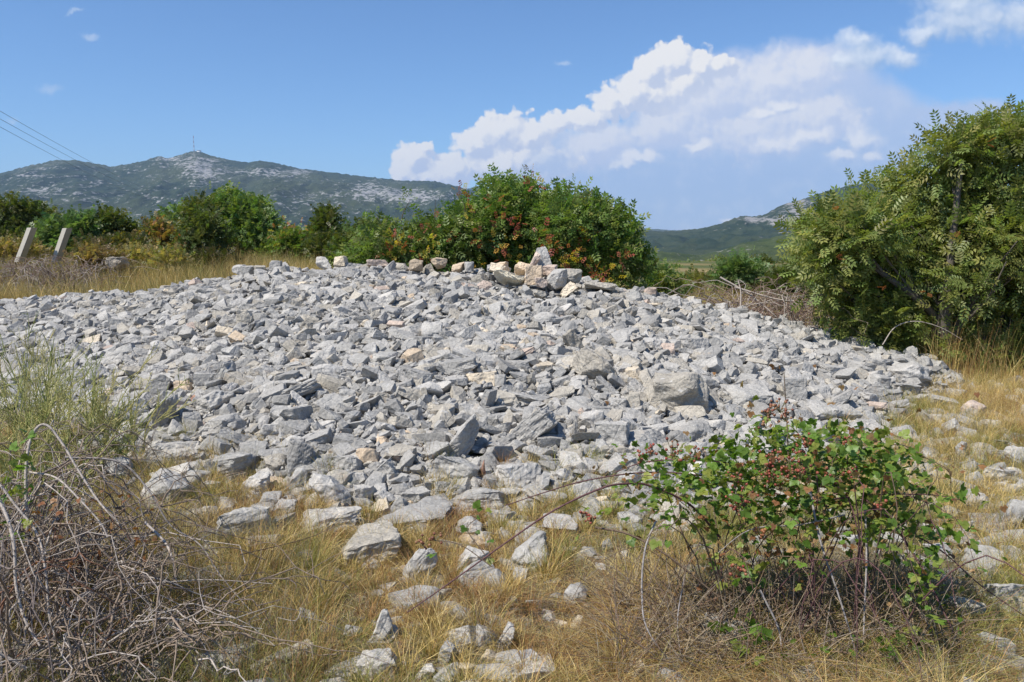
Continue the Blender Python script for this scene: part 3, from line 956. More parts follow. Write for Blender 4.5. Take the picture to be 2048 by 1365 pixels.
def sector(dx, dy):
    a = math.degrees(math.atan2(-dy, dx)) % 360
    return ['to the right of', 'upper right of', 'above', 'upper left of', 'to the left of', 'lower left of', 'below', 'lower right of'][int(((a + 22.5) % 360) // 45)]


keyed = {}
for k, (o, px, py, w, h, tone, shape) in enumerate(ROCKS):
    best = min(LANDMARKS, key=lambda q: math.hypot(px - q[1], (py - q[2]) * 1.3) + (1e6 if (px, py) == (q[1], q[2]) else 0))
    sec = sector(px - best[1], py - best[2])
    keyed.setdefault((tone, shape, best[0], sec), []).append((math.hypot(px - best[1], py - best[2]), k))
for (tone, shape, lm, sec), lst in keyed.items():
    lst.sort()
    for n_, (_, k) in enumerate(lst):
        o, px, py = ROCKS[k][:3]
        word = SHAPEWORD[shape]
        lab = f'{word} {tone} rock {sec} {lm}'
        if len(lst) > 1:
            lab = f'{ORD[n_]} {word} {tone} rock {sec} {lm}'
        lab = SPECIAL.get((px, py), lab)
        tag(o, lab, 'rock', 'cairn stones on the crest' if any(q[0] == px and q[1] == py for q in CAIRN) else 'limestone rocks of the pile and the grass around it')

# ---- the rest of the pile: uncountable rubble, one object
protos2 = [rock_shape(np.random.default_rng(200 + i), 2, ['cut', 'slab', 'block', 'cut', 'cut', 'block'][i % 6], 0.9) for i in range(60)]
protos1 = [rock_shape(np.random.default_rng(300 + i), 1, 'cut', 0.6) for i in range(20)]


def rand_rot(r, n, tilt):
    yaw = r.uniform(0, 2 * np.pi, n)
    ax = r.normal(0, tilt, n)
    ay = r.normal(0, tilt, n)
    cz, sz, cx, sx, cy, sy = np.cos(yaw), np.sin(yaw), np.cos(ax), np.sin(ax), np.cos(ay), np.sin(ay)
    Z = np.zeros(n)
    O = np.ones(n)
    Rz = np.array([[cz, -sz, Z], [sz, cz, Z], [Z, Z, O]]).transpose(2, 0, 1)
    Rx = np.array([[O, Z, Z], [Z, cx, -sx], [Z, sx, cx]]).transpose(2, 0, 1)
    Ry = np.array([[cy, Z, sy], [Z, O, Z], [-sy, Z, cy]]).transpose(2, 0, 1)
    return Rx @ Ry @ Rz


RUB_V, RUB_F, RUB_C = [], [], []
rub_n = 0
TONE_ARR = np.array([TONES[k] for k in ('light grey', 'mid grey', 'pale grey', 'light grey', 'mid grey', 'light grey', 'dark grey', 'mid grey', 'buff grey', 'pale grey', 'light grey', 'buff grey')])


def scatter(xy, size, z_off, protos, r, tilt=0.35, flat=(0.4, 0.75), odd=0.03):
    global rub_n
    n = len(xy)
    z = ground(xy[:, 0], xy[:, 1]) + z_off * size
    T = np.stack((xy[:, 0], xy[:, 1], z), -1)
    rot = rand_rot(r, n, tilt)
    S = np.stack((size * 0.5 * r.uniform(0.9, 1.5, n), size * 0.5 * r.uniform(0.6, 1.0, n), size * 0.5 * r.uniform(flat[0], flat[1], n)), -1)
    colr = TONE_ARR[r.integers(0, len(TONE_ARR), n)] * r.uniform(0.88, 1.12, (n, 1))
    k_odd = r.random(n) < odd
    oddc = np.array([TONES['tan'], TONES['cream'], TONES['pinkish'], TONES['white'], TONES['white']])
    colr[k_odd] = oddc[r.integers(0, 5, k_odd.sum())]
    which = r.integers(0, len(protos), n)
    for q, (pv, pf) in enumerate(protos):
        idx = np.nonzero(which == q)[0]
        if not len(idx):
            continue
        V = (pv[None] * S[idx][:, None, :]) @ rot[idx].transpose(0, 2, 1) + T[idx][:, None, :]
        nv = pv.shape[0]
        RUB_V.append(V.reshape(-1, 3))
        RUB_F.append((pf[None] + (rub_n + np.arange(len(idx)) * nv)[:, None, None]).reshape(-1, 3))
        RUB_C.append(np.repeat(colr[idx], nv, 0))
        rub_n += nv * len(idx)


def pile_points(r, n, pad=0.0, pad_cairn=0.85):
    out = []
    tot = 0
    while tot < n:
        a = r.uniform(-0.78, 0.60, n * 3)
        y = np.sqrt(r.uniform(4.0 ** 2, 13.4 ** 2, n * 3))
        x = a * y
        c = np.interp(a, CA, CY)
        ok = (mound(x, y) > 0.02 + pad) & (y < c + 0.45)
        pxx = 1024 + F * a * 0.995
        ok &= ~((pxx > 985) & (pxx < 1165) & (y > c - 1.15) & (r.random(len(x)) < pad_cairn))
        q = np.stack((x[ok], y[ok]), -1)
        out.append(q)
        tot += len(q)
    return np.concatenate(out)[:n]


def thin(pts, sizes, occ, k):
    """drop stones that would sit inside one already laid"""
    cell = 0.25
    grid = {}
    for (x, y, rr) in occ:
        m_ = int(rr / cell) + 1
        for gx in range(int(x // cell) - m_, int(x // cell) + m_ + 1):
            for gy in range(int(y // cell) - m_, int(y // cell) + m_ + 1):
                grid.setdefault((gx, gy), []).append((x, y, rr))
    keep = []
    for i in range(len(pts)):
        x, y = pts[i]
        rr = sizes[i] * k
        g = (int(x // cell), int(y // cell))
        bad = False
        for gx in (g[0] - 1, g[0], g[0] + 1):
            for gy in (g[1] - 1, g[1], g[1] + 1):
                for (ox, oy, orr) in grid.get((gx, gy), ()):
                    if (x - ox) ** 2 + (y - oy) ** 2 < (orr + rr) ** 2:
                        bad = True
                        break
                if bad:
                    break
            if bad:
                break
        if not bad:
            keep.append(i)
            grid.setdefault(g, []).append((x, y, rr))
    return np.array(keep, int)


rp = np.random.default_rng(5)
OCC_BIG = [(x, y, rr * 0.8) for x, y, rr in OCC]
pts = pile_points(rp, 26000)
siz = np.sort(np.exp(rp.normal(np.log(0.098), 0.36, len(pts))).clip(0.05, 0.185))[::-1]
k = thin(pts, siz, OCC_BIG, 0.33)
scatter(pts[k], siz[k], 0.14 + rp.uniform(-0.12, 0.2, len(k)), protos2, rp, 0.40, (0.26, 0.74))
print('rubble stones', len(k))
pts = pile_points(rp, 20000)
siz = np.exp(rp.normal(np.log(0.066), 0.28, len(pts))).clip(0.035, 0.115)
scatter(pts, siz, rp.uniform(-0.1, 0.45, len(pts)), protos2, rp, 0.5)
pts = pile_points(rp, 16000)
siz = rp.uniform(0.025, 0.055, len(pts))
scatter(pts, siz, rp.uniform(0.0, 0.6, len(pts)), protos1, rp, 0.6, (0.5, 0.9))
# fringe and stray stones in the grass: foot of the pile, right-hand slope, foreground
fr = []
while len(fr) < 2600:
    x, y = rp.uniform(-4, 9), rp.uniform(2.3, 10.5)
    if abs(x / y) > 0.72 or mound(x, y) > 0.03:
        continue
    a = x / y
    f_ = np.interp(a, FA, FY)
    near = math.exp(-max(f_ - y, 0) / 0.55)
    right = 0.42 * sstep(0.36, 0.52, a)
    near = max(near, 0.30 * math.exp(-((a + 0.06) / 0.13) ** 2))
    near *= 1 - 0.9 * (1 - sstep(-0.42, -0.2, a)) * (y < f_ - 0.3)
    if rp.random() < max(near * 0.9, right, 0.13):
        fr.append((x, y))
fr = np.array(fr)
siz = np.exp(rp.normal(np.log(0.088), 0.5, len(fr))).clip(0.03, 0.20)
scatter(fr, siz, rp.uniform(-0.25, 0.02, len(fr)), protos2, rp, 0.35, odd=0.08)
o = mesh_obj('rubble', np.concatenate(RUB_V), np.concatenate(RUB_F), M_RUBBLE, col=np.concatenate(RUB_C), smooth=14)
tag(o, 'loose grey limestone rubble filling the pile between the larger rocks', None, None, 'stuff')


# ------------------------------------------------------------------ plants: tools
def tubes(lines, radii, sides=5):
    """lines: list of (k,3); radii: list of (k,)"""
    V, Fq, n0 = [], [], 0
    ang = np.arange(sides) * 2 * np.pi / sides
    ca, sa = np.cos(ang), np.sin(ang)
    for ln, rd in zip(lines, radii):
        ln = np.asarray(ln, float)
        k = len(ln)
        tan = unit(np.gradient(ln, axis=0))
        ref = np.array((0.0, 0.0, 1.0)) if abs(tan[:, 2]).mean() < 0.8 else np.array((1.0, 0.0, 0.0))
        s = unit(np.cross(tan, ref))
        q = np.cross(s, tan)
        rd = np.broadcast_to(np.asarray(rd, float), (k,))
        ring = ln[:, None, :] + rd[:, None, None] * (s[:, None, :] * ca[None, :, None] + q[:, None, :] * sa[None, :, None])
        V.append(ring.reshape(-1, 3))
        i = (np.arange(k - 1) * sides)[:, None]
        j = np.arange(sides)[None, :]
        j2 = (j + 1) % sides
        Fq.append((np.stack((i + j, i + j2, i + sides + j2, i + sides + j), -1) + n0).reshape(-1, 4))
        n0 += k * sides
    return np.concatenate(V), np.concatenate(Fq)


def curve(pts, n=8):
    """smooth polyline through points (Catmull-Rom)"""
    p = np.asarray(pts, float)
    p = np.vstack((2 * p[0] - p[1], p, 2 * p[-1] - p[-2]))
    out = []
    for i in range(1, len(p) - 2):
        t = np.linspace(0, 1, n, endpoint=False)[:, None]
        a, b, c, d = p[i - 1], p[i], p[i + 1], p[i + 2]
        out.append(0.5 * (2 * b + (c - a) * t + (2 * a - 5 * b + 4 * c - d) * t ** 2 + (3 * b - a - 3 * c + d) * t ** 3))
    out.append(p[-2][None])
    return np.concatenate(out)


def frames(f, r, up_bias=0.5, out=None):
    """rotation matrices with local +Y along f and local +Z roughly up"""
    f = unit(f)
    z = np.array((0, 0, 1.0)) * up_bias + r.normal(size=f.shape) * 0.5
    z = unit(z if out is None else z + out)
    x = unit(np.cross(f, z))
    z = np.cross(x, f)
    return np.stack((x, f, z), -1)


def instance(tv, tf, rot, pos, scale, col):
    """copies of a small template joined into arrays for one part's mesh"""
    n, k = len(pos), len(tv)
    V = (tv[None] * np.asarray(scale)[:, None, None]) @ rot.transpose(0, 2, 1) + pos[:, None, :]
    Fc = (tf[None] + (np.arange(n) * k)[:, None, None]).reshape(-1, tf.shape[1])
    return V.reshape(-1, 3), Fc, np.repeat(col, k, 0)


def leaflet(L, W, at, ang, droop=0.12):
    """six-point leaf blade with a fold along the midrib, starting at 'at' and pointing at 'ang' in the leaf plane"""
    c, s = math.cos(ang), math.sin(ang)
    pts = np.array([(0, 0, 0), (-W * 0.5, L * 0.45, 0.10 * W), (0, L * 0.5, -0.05 * W), (W * 0.5, L * 0.45, 0.10 * W), (0, L, -droop * L)])
    xy = pts[:, :2] @ np.array(((c, -s), (s, c))).T
    return np.column_stack((xy, pts[:, 2])) + np.array((*at, 0)), np.array([(0, 2, 1), (0, 3, 2), (1, 2, 4), (2, 3, 4)])


def pinnate(pairs, L, W, spread=1.0):
    V, Fc, n0 = [], [], 0
    for i in range(pairs):
        y = 0.15 + 0.72 * i / max(pairs - 1, 1)
        for sgn in (-1, 1):
            v, f = leaflet(L, W, (0, y), -sgn * spread)
            v[:, 2] -= 0.10 * y * y
            V.append(v)
            Fc.append(f + n0)
            n0 += len(v)
    v, f = leaflet(L, W, (0, 0.9), 0)
    v[:, 2] -= 0.09
    V.append(v)
    Fc.append(f + n0)
    return np.concatenate(V), np.concatenate(Fc)


PIN_BIG = pinnate(4, 0.42, 0.17, 1.0)
PIN_SMALL = pinnate(3, 0.48, 0.22, 0.95)
SPRIG = pinnate(3, 0.42, 0.24, 0.8)


def crown(blobs, clumps, per, tmpl, size, palette, r, clump_r, out_bias=0.8, shell=(0.5, 1.04), up=0.35):
    """leaf clumps through the outer part of the crown; returns arrays and the clump centres"""
    B = np.array(blobs, float)              # cx cy cz rx ry rz
    wgt = B[:, 3] * B[:, 5]
    which = r.choice(len(B), clumps, p=wgt / wgt.sum())
    d = unit(r.normal(size=(clumps, 3)))
    d[:, 2] = np.where((d[:, 2] < -0.5), -d[:, 2], d[:, 2])
    rad = r.uniform(shell[0], shell[1], clumps) ** 0.7
    rad = np.where(r.random(clumps) < 0.07, rad * 1.22, rad)
    rad *= 1 + 0.18 * np.sin(d[:, 0] * 7 + which) * np.sin(d[:, 2] * 6 + which * 2)
    c = B[which, :3] + d * rad[:, None] * B[which, 3:6]
    n = clumps * per
    ci = np.repeat(np.arange(clumps), per)
    off = r.normal(size=(n, 3))
    pos = c[ci] + off * clump_r * 0.5
    dirs = unit(d[ci] * 0.25 + unit(off) * 0.9 + np.array((0, 0, 0.2)) + r.normal(size=(n, 3)) * 0.3)
    rot = frames(dirs, r, 0.7, d[ci] * 1.1)
    pal = np.array(palette, float)
    cc = pal[r.integers(0, len(pal), clumps)]
    col = cc[ci] * r.uniform(0.75, 1.25, (n, 1)) * np.array([1, 1, 1])
    col[:, 0] *= r.uniform(0.85, 1.25, n)
    sc = size * r.uniform(0.7, 1.25, n)
    return instance(tmpl[0], tmpl[1], rot, pos, sc, col), c, which


def limbs(base, blobs, cents, which, r, r0, frac=0.25, spread=0.2):
    lines, rads = [], []
    B = np.array(blobs, float)
    for i, b in enumerate(B):
        st = base + np.array((r.normal() * spread, r.normal() * spread, -0.05))
        mid = st * 0.55 + b[:3] * 0.45 + np.array((r.normal() * 0.12, r.normal() * 0.12, r.uniform(-0.1, 0.25)))
        ln = curve([st, mid, b[:3]], 6)
        lines.append(ln)
        rads.append(np.linspace(r0, r0 * 0.35, len(ln)))
        idx = np.nonzero(which == i)[0]
        idx = idx[r.random(len(idx)) < frac]
        for j in idx:
            t = r.uniform(0.35, 1.0)
            s = ln[int(t * (len(ln) - 1))]
            e = cents[j] * 0.97 + s * 0.03
            m_ = (s + e) / 2 + r.normal(size=3) * 0.05 * np.linalg.norm(e - s)
            l2 = curve([s, m_, e], 4)
            lines.append(l2)
            rads.append(np.linspace(r0 * 0.3, r0 * 0.08, len(l2)))
    return lines, rads


def pblob(px, py, rx, ry, Y, depth=None):
    c = P(px, py, Y)
    s = Y / F
    return (*c, rx * s, (depth if depth else 0.8 * (rx + ry) / 2 * s), ry * s)


def woody(name, label, cat, blobs, base, clumps, per, tmpl, size, palette, seed, clump_r, r0=0.05, group=None, bark=(0.11, 0.085, 0.065), accents=None, stems=None, frac=0.25, **kw):
    """a tree or shrub: trunk with its limbs, crown, and leaf clumps that have turned colour"""
    r = np.random.default_rng(seed)
    root = empty(name, base)
    tag(root, label, cat, group)
    (V, Fc, C), cents, which = crown(blobs, clumps, per, tmpl, size, palette, r, clump_r, **kw)
    mesh_obj('crown', V, Fc, M_LEAF, root, C, smooth=180)
    lines, rads = limbs(np.array(base), blobs, cents, which, r, r0, frac)
    for s in (stems or []):
        lines.append(curve(s, 6))
        rads.append(np.linspace(r0 * 0.4, r0 * 0.08, len(lines[-1])))
    tv, tf = tubes(lines, rads, 6)
    mesh_obj('trunk', tv, tf, M_BARK, root, np.tile(np.array(bark), (len(tv), 1)) * r.uniform(0.8, 1.2, (len(tv), 1)), smooth=180)
    for nm, spots, pal, n_, spread in (accents or []):
        VV, FF, CC, k0 = [], [], [], 0
        for (c, rr) in spots:
            off = r.normal(size=(n_, 3)) * rr * 0.5
            pos = np.array(c) + off
            dirs = unit(unit(off) + np.array((0, -0.5, 0.2)) + r.normal(size=(n_, 3)) * 0.3)
            pp = np.array(pal)[r.integers(0, len(pal), n_)] * r.uniform(0.75, 1.25, (n_, 1))
            v, f, c_ = instance(tmpl[0], tmpl[1], frames(dirs, r), pos, size * spread * r.uniform(0.7, 1.2, n_), pp)
            VV.append(v)
            FF.append(f + k0)
            CC.append(c_)
            k0 += len(v)
        mesh_obj(nm, np.concatenate(VV), np.concatenate(FF), M_LEAF, root, np.concatenate(CC), smooth=180)
    return root


def gz(x, y):
    return float(ground(x, y))


GREEN = [(0.135, 0.205, 0.040), (0.165, 0.230, 0.052), (0.110, 0.175, 0.036), (0.195, 0.240, 0.070)]
OLIVE = [(0.205, 0.240, 0.062), (0.240, 0.270, 0.082), (0.160, 0.195, 0.048), (0.190, 0.225, 0.058)]
DARK = [(0.080, 0.112, 0.030), (0.105, 0.135, 0.035), (0.090, 0.112, 0.025), (0.125, 0.135, 0.036)]
FRESH = [(0.130, 0.200, 0.068), (0.155, 0.220, 0.080), (0.110, 0.175, 0.055)]

# ---- the big leafy tree at the right
Yt = 9.6
tb = [(1690, 470, 110, 90), (1640, 520, 70, 80), (1760, 400, 110, 90), (1850, 380, 120, 110), (1900, 290, 70, 70), (1960, 330, 110, 110), (2030, 280, 90, 80), (1990, 250, 60, 50),
      (1820, 520, 160, 120), (1960, 500, 150, 150), (1720, 590, 90, 80), (1850, 620, 150, 90), (2000, 620, 140, 110), (2110, 420, 150, 180), (2140, 600, 140, 120), (1610, 450, 55, 50), (1930, 690, 130, 60), (2060, 700, 120, 60), (2220, 480, 120, 180), (1760, 640, 80, 50)]
rr_ = np.random.default_rng(3)
blobs = [pblob(a + 22, b + 38, c * 0.80, d * 0.80, Yt + rr_.uniform(-0.5, 0.6)) for a, b, c, d in tb]
blobs += [pblob(a, b, c, d, Yt - 0.25) for a, b, c, d in ((1745, 650, 60, 40), (1800, 680, 60, 36), (1705, 600, 55, 45), (1870, 700, 60, 34), (1640, 480, 45, 45))]
bx, by = P(1890, 720, Yt)[0], Yt + 0.1
woody('broadleaf_tree', 'large leafy olive green tree overhanging the end of the stone pile', 'tree', blobs, (bx, by, gz(bx, by)), 1250, 13, PIN_BIG, 0.155, OLIVE + OLIVE + GREEN[3:], 21, 0.18, r0=0.075,
      bark=(0.13, 0.11, 0.09), frac=0.16, shell=(0.5, 1.06),
      accents=[('withered_leaves', [(P(1665, 424, Yt - 0.9), 0.03), (P(1780, 570, Yt - 1.0), 0.06), (P(1908, 478, Yt - 1.2), 0.03), (P(1968, 288, Yt - 0.8), 0.03), (P(1672, 518, Yt - 0.8), 0.05), (P(1852, 583, Yt - 1.2), 0.03)], [(0.45, 0.16, 0.06), (0.35, 0.10, 0.05)], 2, 0.5)])

# ---- the round bush behind the crest, with red and yellow leaves
Yb = 13.2
cb = [(1010, 400, 80, 60), (960, 440, 80, 70), (1080, 420, 90, 60), (1150, 440, 90, 70), (1200, 450, 80, 65), (1250, 490, 60, 55), (1050, 490, 130, 70), (1180, 510, 120, 60), (930, 500, 80, 55), (1270, 520, 40, 40), (1030, 370, 40, 30), (1120, 385, 45, 30), (1205, 410, 40, 30)]
rr_ = np.random.default_rng(4)
blobs = [pblob(1105 + (a - 1105) * 0.93, b + 26, c * 0.84, d * 0.80, Yb + rr_.uniform(-0.3, 0.4), 0.58) for a, b, c, d in cb]
RED = [(0.34, 0.075, 0.05), (0.38, 0.12, 0.07), (0.28, 0.06, 0.04)]
YEL = [(0.52, 0.36, 0.04), (0.46, 0.40, 0.06), (0.46, 0.26, 0.05)]
bx, by = P(1080, 560, Yb)[0], Yb
redspots = [(1068, 366), (989, 405), (1000, 448), (1031, 446), (1040, 447), (1083, 470), (1178, 474), (1106, 492), (1143, 505), (1240, 520), (1200, 546), (1195, 556), (962, 481), (1015, 515), (1150, 540), (1245, 517), (1092, 503)]
yelspots = [(1140, 520), (1150, 508), (1030, 520), (995, 481), (1022, 486), (1215, 545), (1228, 550), (1105, 500), (1060, 352), (1180, 462), (1192, 538), (1137, 530), (955, 533)]
woody('terebinth_bush', 'round green bush with red and yellow leaf clumps behind the crest of the stone pile', 'bush', blobs, (bx, by, gz(bx, by)), 950, 13, PIN_SMALL, 0.14, GREEN, 31, 0.17, r0=0.05, shell=(0.45, 1.04), frac=0.1,
      accents=[('red_leaves', [(P(a, b, Yb - 0.75 - 0.2 * (b > 480)), 0.10) for a, b in redspots], RED, 6, 0.7), ('yellow_leaves', [(P(a, b, Yb - 0.75 - 0.2 * (b > 480)), 0.10) for a, b in yelspots], YEL, 5, 0.7)])
cb = [(880, 480, 70, 50), (830, 500, 70, 50), (790, 520, 60, 45), (900, 530, 70, 40), (740, 520, 50, 45), (760, 480, 40, 40), (920, 450, 30, 40)]
blobs = [pblob(a, b + 18, c * 0.88, d * 0.78, 12.7 + rr_.uniform(-0.2, 0.3), 0.5) for a, b, c, d in cb]
bx, by = P(830, 560, 12.7)[0], 12.7
stems = [[P(870, 520, 12.7), P(868, 470, 12.7), P(871, 400, 12.7)], [P(800, 520, 12.6), P(803, 440, 12.6), P(820, 400, 12.6)], [P(790, 510, 12.6), P(765, 455, 12.5), P(752, 430, 12.5)], [P(905, 520, 12.7), P(930, 430, 12.7), P(918, 388, 12.7)], [P(770, 520, 12.6), P(735, 480, 12.6), P(712, 465, 12.6)]]
red2 = [(903, 469), (842, 475), (795, 480), (780, 505), (800, 500), (846, 510), (775, 510), (870, 452), (925, 385), (938, 420)]
yel2 = [(795, 490), (805, 485), (785, 478), (850, 515), (865, 505), (780, 518), (915, 383), (930, 425), (862, 480), (790, 500)]
woody('terebinth_bush', 'lower bush with yellow and red leaves and bare stems, left of the round bush', 'bush', blobs, (bx, by, gz(bx, by)), 560, 12, PIN_SMALL, 0.13, GREEN + DARK[:2], 32, 0.2, r0=0.035, stems=stems, shell=(0.4, 1.08), frac=0.12,
      accents=[('red_leaves', [(P(a, b, 12.1), 0.10) for a, b in red2], RED, 5, 0.65), ('yellow_leaves', [(P(a, b, 12.1), 0.11) for a, b in yel2], YEL, 6, 0.65),
               ('tip_leaves', [(P(820, 398, 12.6), 0.12), (P(752, 432, 12.5), 0.1), (P(810, 415, 12.6), 0.08), (P(715, 465, 12.6), 0.1)], GREEN, 8, 0.8)])

# ---- trees and shrubs of the field behind, left to right
BACK = [
    ('evergreen_tree', 'dark evergreen at the far left edge behind the leaning concrete slabs', 'tree', [(30, 430, 50, 40), (-30, 425, 50, 45), (20, 405, 22, 24), (70, 420, 32, 28), (20, 470, 60, 30)], 30, DARK, 0.22, 420, (20, 500)),
    ('evergreen_tree', 'second dark evergreen with twin tops beside the leftmost evergreen', 'tree', [(92, 425, 26, 30), (60, 450, 60, 30), (110, 450, 30, 30), (90, 480, 50, 26)], 32, DARK, 0.22, 220, (90, 500)),
    ('shrub', 'light green shrub standing behind the leaning concrete slabs', 'shrub', [(115, 455, 45, 30), (165, 450, 40, 36), (140, 475, 60, 24)], 23, FRESH, 0.2, 330, (140, 510)),
    ('evergreen_tree', 'dark rounded tree right of the light green shrub', 'tree', [(220, 440, 36, 28), (215, 462, 52, 30), (255, 462, 34, 26)], 24, DARK, 0.18, 340, (222, 510)),
    ('shrub', 'orange tinged dry shrub left of the tall dark tree', 'shrub', [(315, 455, 26, 28), (300, 480, 40, 26), (340, 480, 28, 30)], 22, [(0.20, 0.15, 0.05), (0.26, 0.17, 0.06), (0.12, 0.13, 0.04)], 0.15, 260, (315, 520)),
    ('shrub', 'low olive shrub in dry grass below the dark rounded tree', 'shrub', [(200, 492, 50, 22), (255, 490, 44, 26)], 19.5, [(0.10, 0.105, 0.03), (0.15, 0.12, 0.035), (0.08, 0.09, 0.03)], 0.14, 260, (230, 530)),
    ('evergreen_tree', 'tall dark conical tree with orange flecks at its left foot', 'tree', [(400, 420, 26, 34), (405, 455, 42, 40), (400, 490, 56, 36), (385, 512, 40, 24)], 20.5, DARK, 0.15, 520, (400, 540)),
    ('broadleaf_tree', 'tallest green tree of the field, right behind the dark conical tree', 'tree', [(460, 400, 40, 34), (500, 420, 44, 40), (450, 430, 50, 40), (490, 465, 60, 40), (440, 480, 40, 30), (525, 450, 34, 40), (350, 425, 20, 18)], 24, GREEN + FRESH, 0.19, 820, (480, 530)),
    ('shrub', 'green shrub with orange specks between the tall tree and small conical tree', 'shrub', [(585, 475, 36, 26), (560, 490, 30, 24), (615, 490, 34, 24)], 23, GREEN, 0.17, 320, (588, 520)),
    ('evergreen_tree', 'small pointed dark tree alone before the mountain', 'tree', [(655, 430, 14, 26), (652, 460, 28, 30), (655, 485, 36, 24)], 21, DARK, 0.14, 380, (655, 525)),
    ('shrub', 'low dark shrub beside the bare stemmed bush', 'shrub', [(715, 485, 34, 30), (740, 460, 24, 24), (700, 505, 30, 20)], 17.5, DARK + GREEN[:1], 0.14, 300, (715, 530)),
    ('shrub', 'small bright green shrub beyond the dry brush, left of the leafy tree', 'shrub', [(1475, 530, 26, 20), (1500, 540, 28, 18), (1455, 545, 24, 14)], 19, FRESH, 0.14, 260, (1480, 575)),
    ('shrub', 'yellow green shrub half hidden behind the leafy tree', 'shrub', [(1570, 560, 34, 22), (1600, 575, 40, 20)], 16, [(0.12, 0.14, 0.035), (0.10, 0.13, 0.03)], 0.13, 240, (1590, 600)),
    ('shrub', 'ochre dry bush at the left edge below the dark evergreens', 'shrub', [(10, 500, 60, 30), (60, 500, 40, 26), (-30, 510, 40, 30)], 20, [(0.30, 0.23, 0.09), (0.38, 0.29, 0.12), (0.20, 0.18, 0.06)], 0.13, 330, (15, 540)),
    ('shrub', 'rusty dry bush between the dark rounded tree and the tall dark tree', 'shrub', [(300, 510, 50, 24), (270, 515, 40, 20), (340, 515, 34, 20)], 18.5, [(0.30, 0.24, 0.09), (0.38, 0.30, 0.12), (0.20, 0.20, 0.06)], 0.12, 300, (300, 545)),
    ('shrub', 'straw coloured dry bush right of the smaller leaning concrete slab', 'shrub', [(190, 510, 30, 22), (215, 515, 30, 20)], 17.5, [(0.30, 0.22, 0.10), (0.22, 0.16, 0.07)], 0.11, 200, (200, 545)),
    ('shrub', 'small dark shrub on the far field beside the round bush', 'shrub', [(1345, 528, 18, 9), (1330, 532, 14, 8)], 46, GREEN, 0.2, 70, (1345, 540)),
    ('shrub', 'low green vine row on the far field', 'shrub', [(1370, 520, 40, 6), (1400, 524, 30, 6)], 60, GREEN, 0.24, 90, (1380, 528)),
    ('shrub', 'olive shrub at the edge of the tan field', 'shrub', [(1440, 512, 22, 9), (1425, 515, 16, 8)], 62, OLIVE, 0.24, 70, (1440, 522)),
    ('shrub', 'dark shrub in front of the stony hillside', 'shrub', [(1520, 512, 26, 12), (1545, 518, 20, 10)], 55, DARK, 0.22, 90, (1525, 526)),
    ('shrub', 'yellowish weedy shrub in the tall grass behind the right flank', 'shrub', [(1400, 560, 36, 14), (1370, 566, 24, 12)], 20, [(0.20, 0.20, 0.06), (0.26, 0.23, 0.08)], 0.13, 170, (1395, 585)),
    ('shrub', 'green weedy shrub just right of the round bush', 'shrub', [(1320, 555, 24, 16), (1340, 565, 24, 14)], 15.5, FRESH + OLIVE, 0.12, 150, (1325, 590)),
    ('shrub', 'brownish green shrub beneath the right skirt of the dark conical tree', 'shrub', [(440, 520, 30, 16), (420, 515, 22, 18)], 19, [(0.06, 0.07, 0.02), (0.10, 0.08, 0.03)], 0.12, 160, (440, 545)),
]
for i, (nm, lab, cat, bl, Y, pal, sz, ncl, bp) in enumerate(BACK):
    rr_ = np.random.default_rng(50 + i)
    blobs = [pblob(a, b + 17, c * 0.82, d * 0.74, Y + rr_.uniform(-0.5, 0.5)) for a, b, c, d in bl]
    b0 = P(bp[0], bp[1], Y)
    acc = None
    if 'orange' in lab:
        cen = {4: [(318, 440), (300, 455), (330, 462), (310, 470)], 6: [(372, 452), (360, 478), (352, 492), (380, 500), (365, 505)], 8: [(553, 465), (570, 452), (585, 455), (600, 450), (620, 468), (560, 480)]}[i]
        acc = [('orange_leaves', [(P(a, b, Y - 0.7), 0.16) for a, b in cen], [(0.42, 0.20, 0.05), (0.45, 0.30, 0.04), (0.35, 0.10, 0.04)], 6, 0.7)]
    woody(nm, lab, cat, blobs, (b0[0], Y, gz(b0[0], Y)), int(ncl * 0.8), 11, SPRIG, sz, pal, 60 + i, 0.22, r0=0.05, group='trees and shrubs of the field', accents=acc, frac=0.05)

# ------------------------------------------------------------------ grass
def blades(xy, z, length, width, lean_dir, lean, col, r, segs=3):
    n = len(xy)
    t = np.linspace(0, 1, segs + 1)
    base = np.column_stack((xy, z))
    side_a = r.uniform(0, 2 * np.pi, n)
    side = np.stack((np.cos(side_a), np.sin(side_a), np.zeros(n)), -1)
    d = np.stack((np.cos(lean_dir), np.sin(lean_dir), np.zeros(n)), -1)
    V = []
    for q, tt in enumerate(t):
        up = length * (tt - 0.35 * lean * tt * tt)
        fw = length * lean * tt ** 1.7
        c = base + d * fw[:, None] + np.array((0, 0, 1.0)) * up[:, None]
        w = width * (1 - 0.85 * tt) * 0.5
        V.append(c - side * w[:, None])
        V.append(c + side * w[:, None])
    V = np.stack(V, 1)
    k = 2 * (segs + 1)
    f = np.array([(2 * s, 2 * s + 1, 2 * s + 3, 2 * s + 2) for s in range(segs)])
    Fc = (f[None] + (np.arange(n) * k)[:, None, None]).reshape(-1, 4)
    return V.reshape(-1, 3), Fc, np.repeat(col, k, 0)


STRAW = np.array([(0.64, 0.46, 0.16), (0.55, 0.385, 0.125), (0.68, 0.53, 0.24), (0.42, 0.30, 0.10)])
OLIVEG = np.array([(0.25, 0.25, 0.055), (0.31, 0.28, 0.075), (0.20, 0.21, 0.045)])
RUST = np.array([(0.33, 0.17, 0.06), (0.40, 0.22, 0.08), (0.25, 0.13, 0.05)])
GREYD = np.array([(0.30, 0.26, 0.19), (0.24, 0.20, 0.15)])


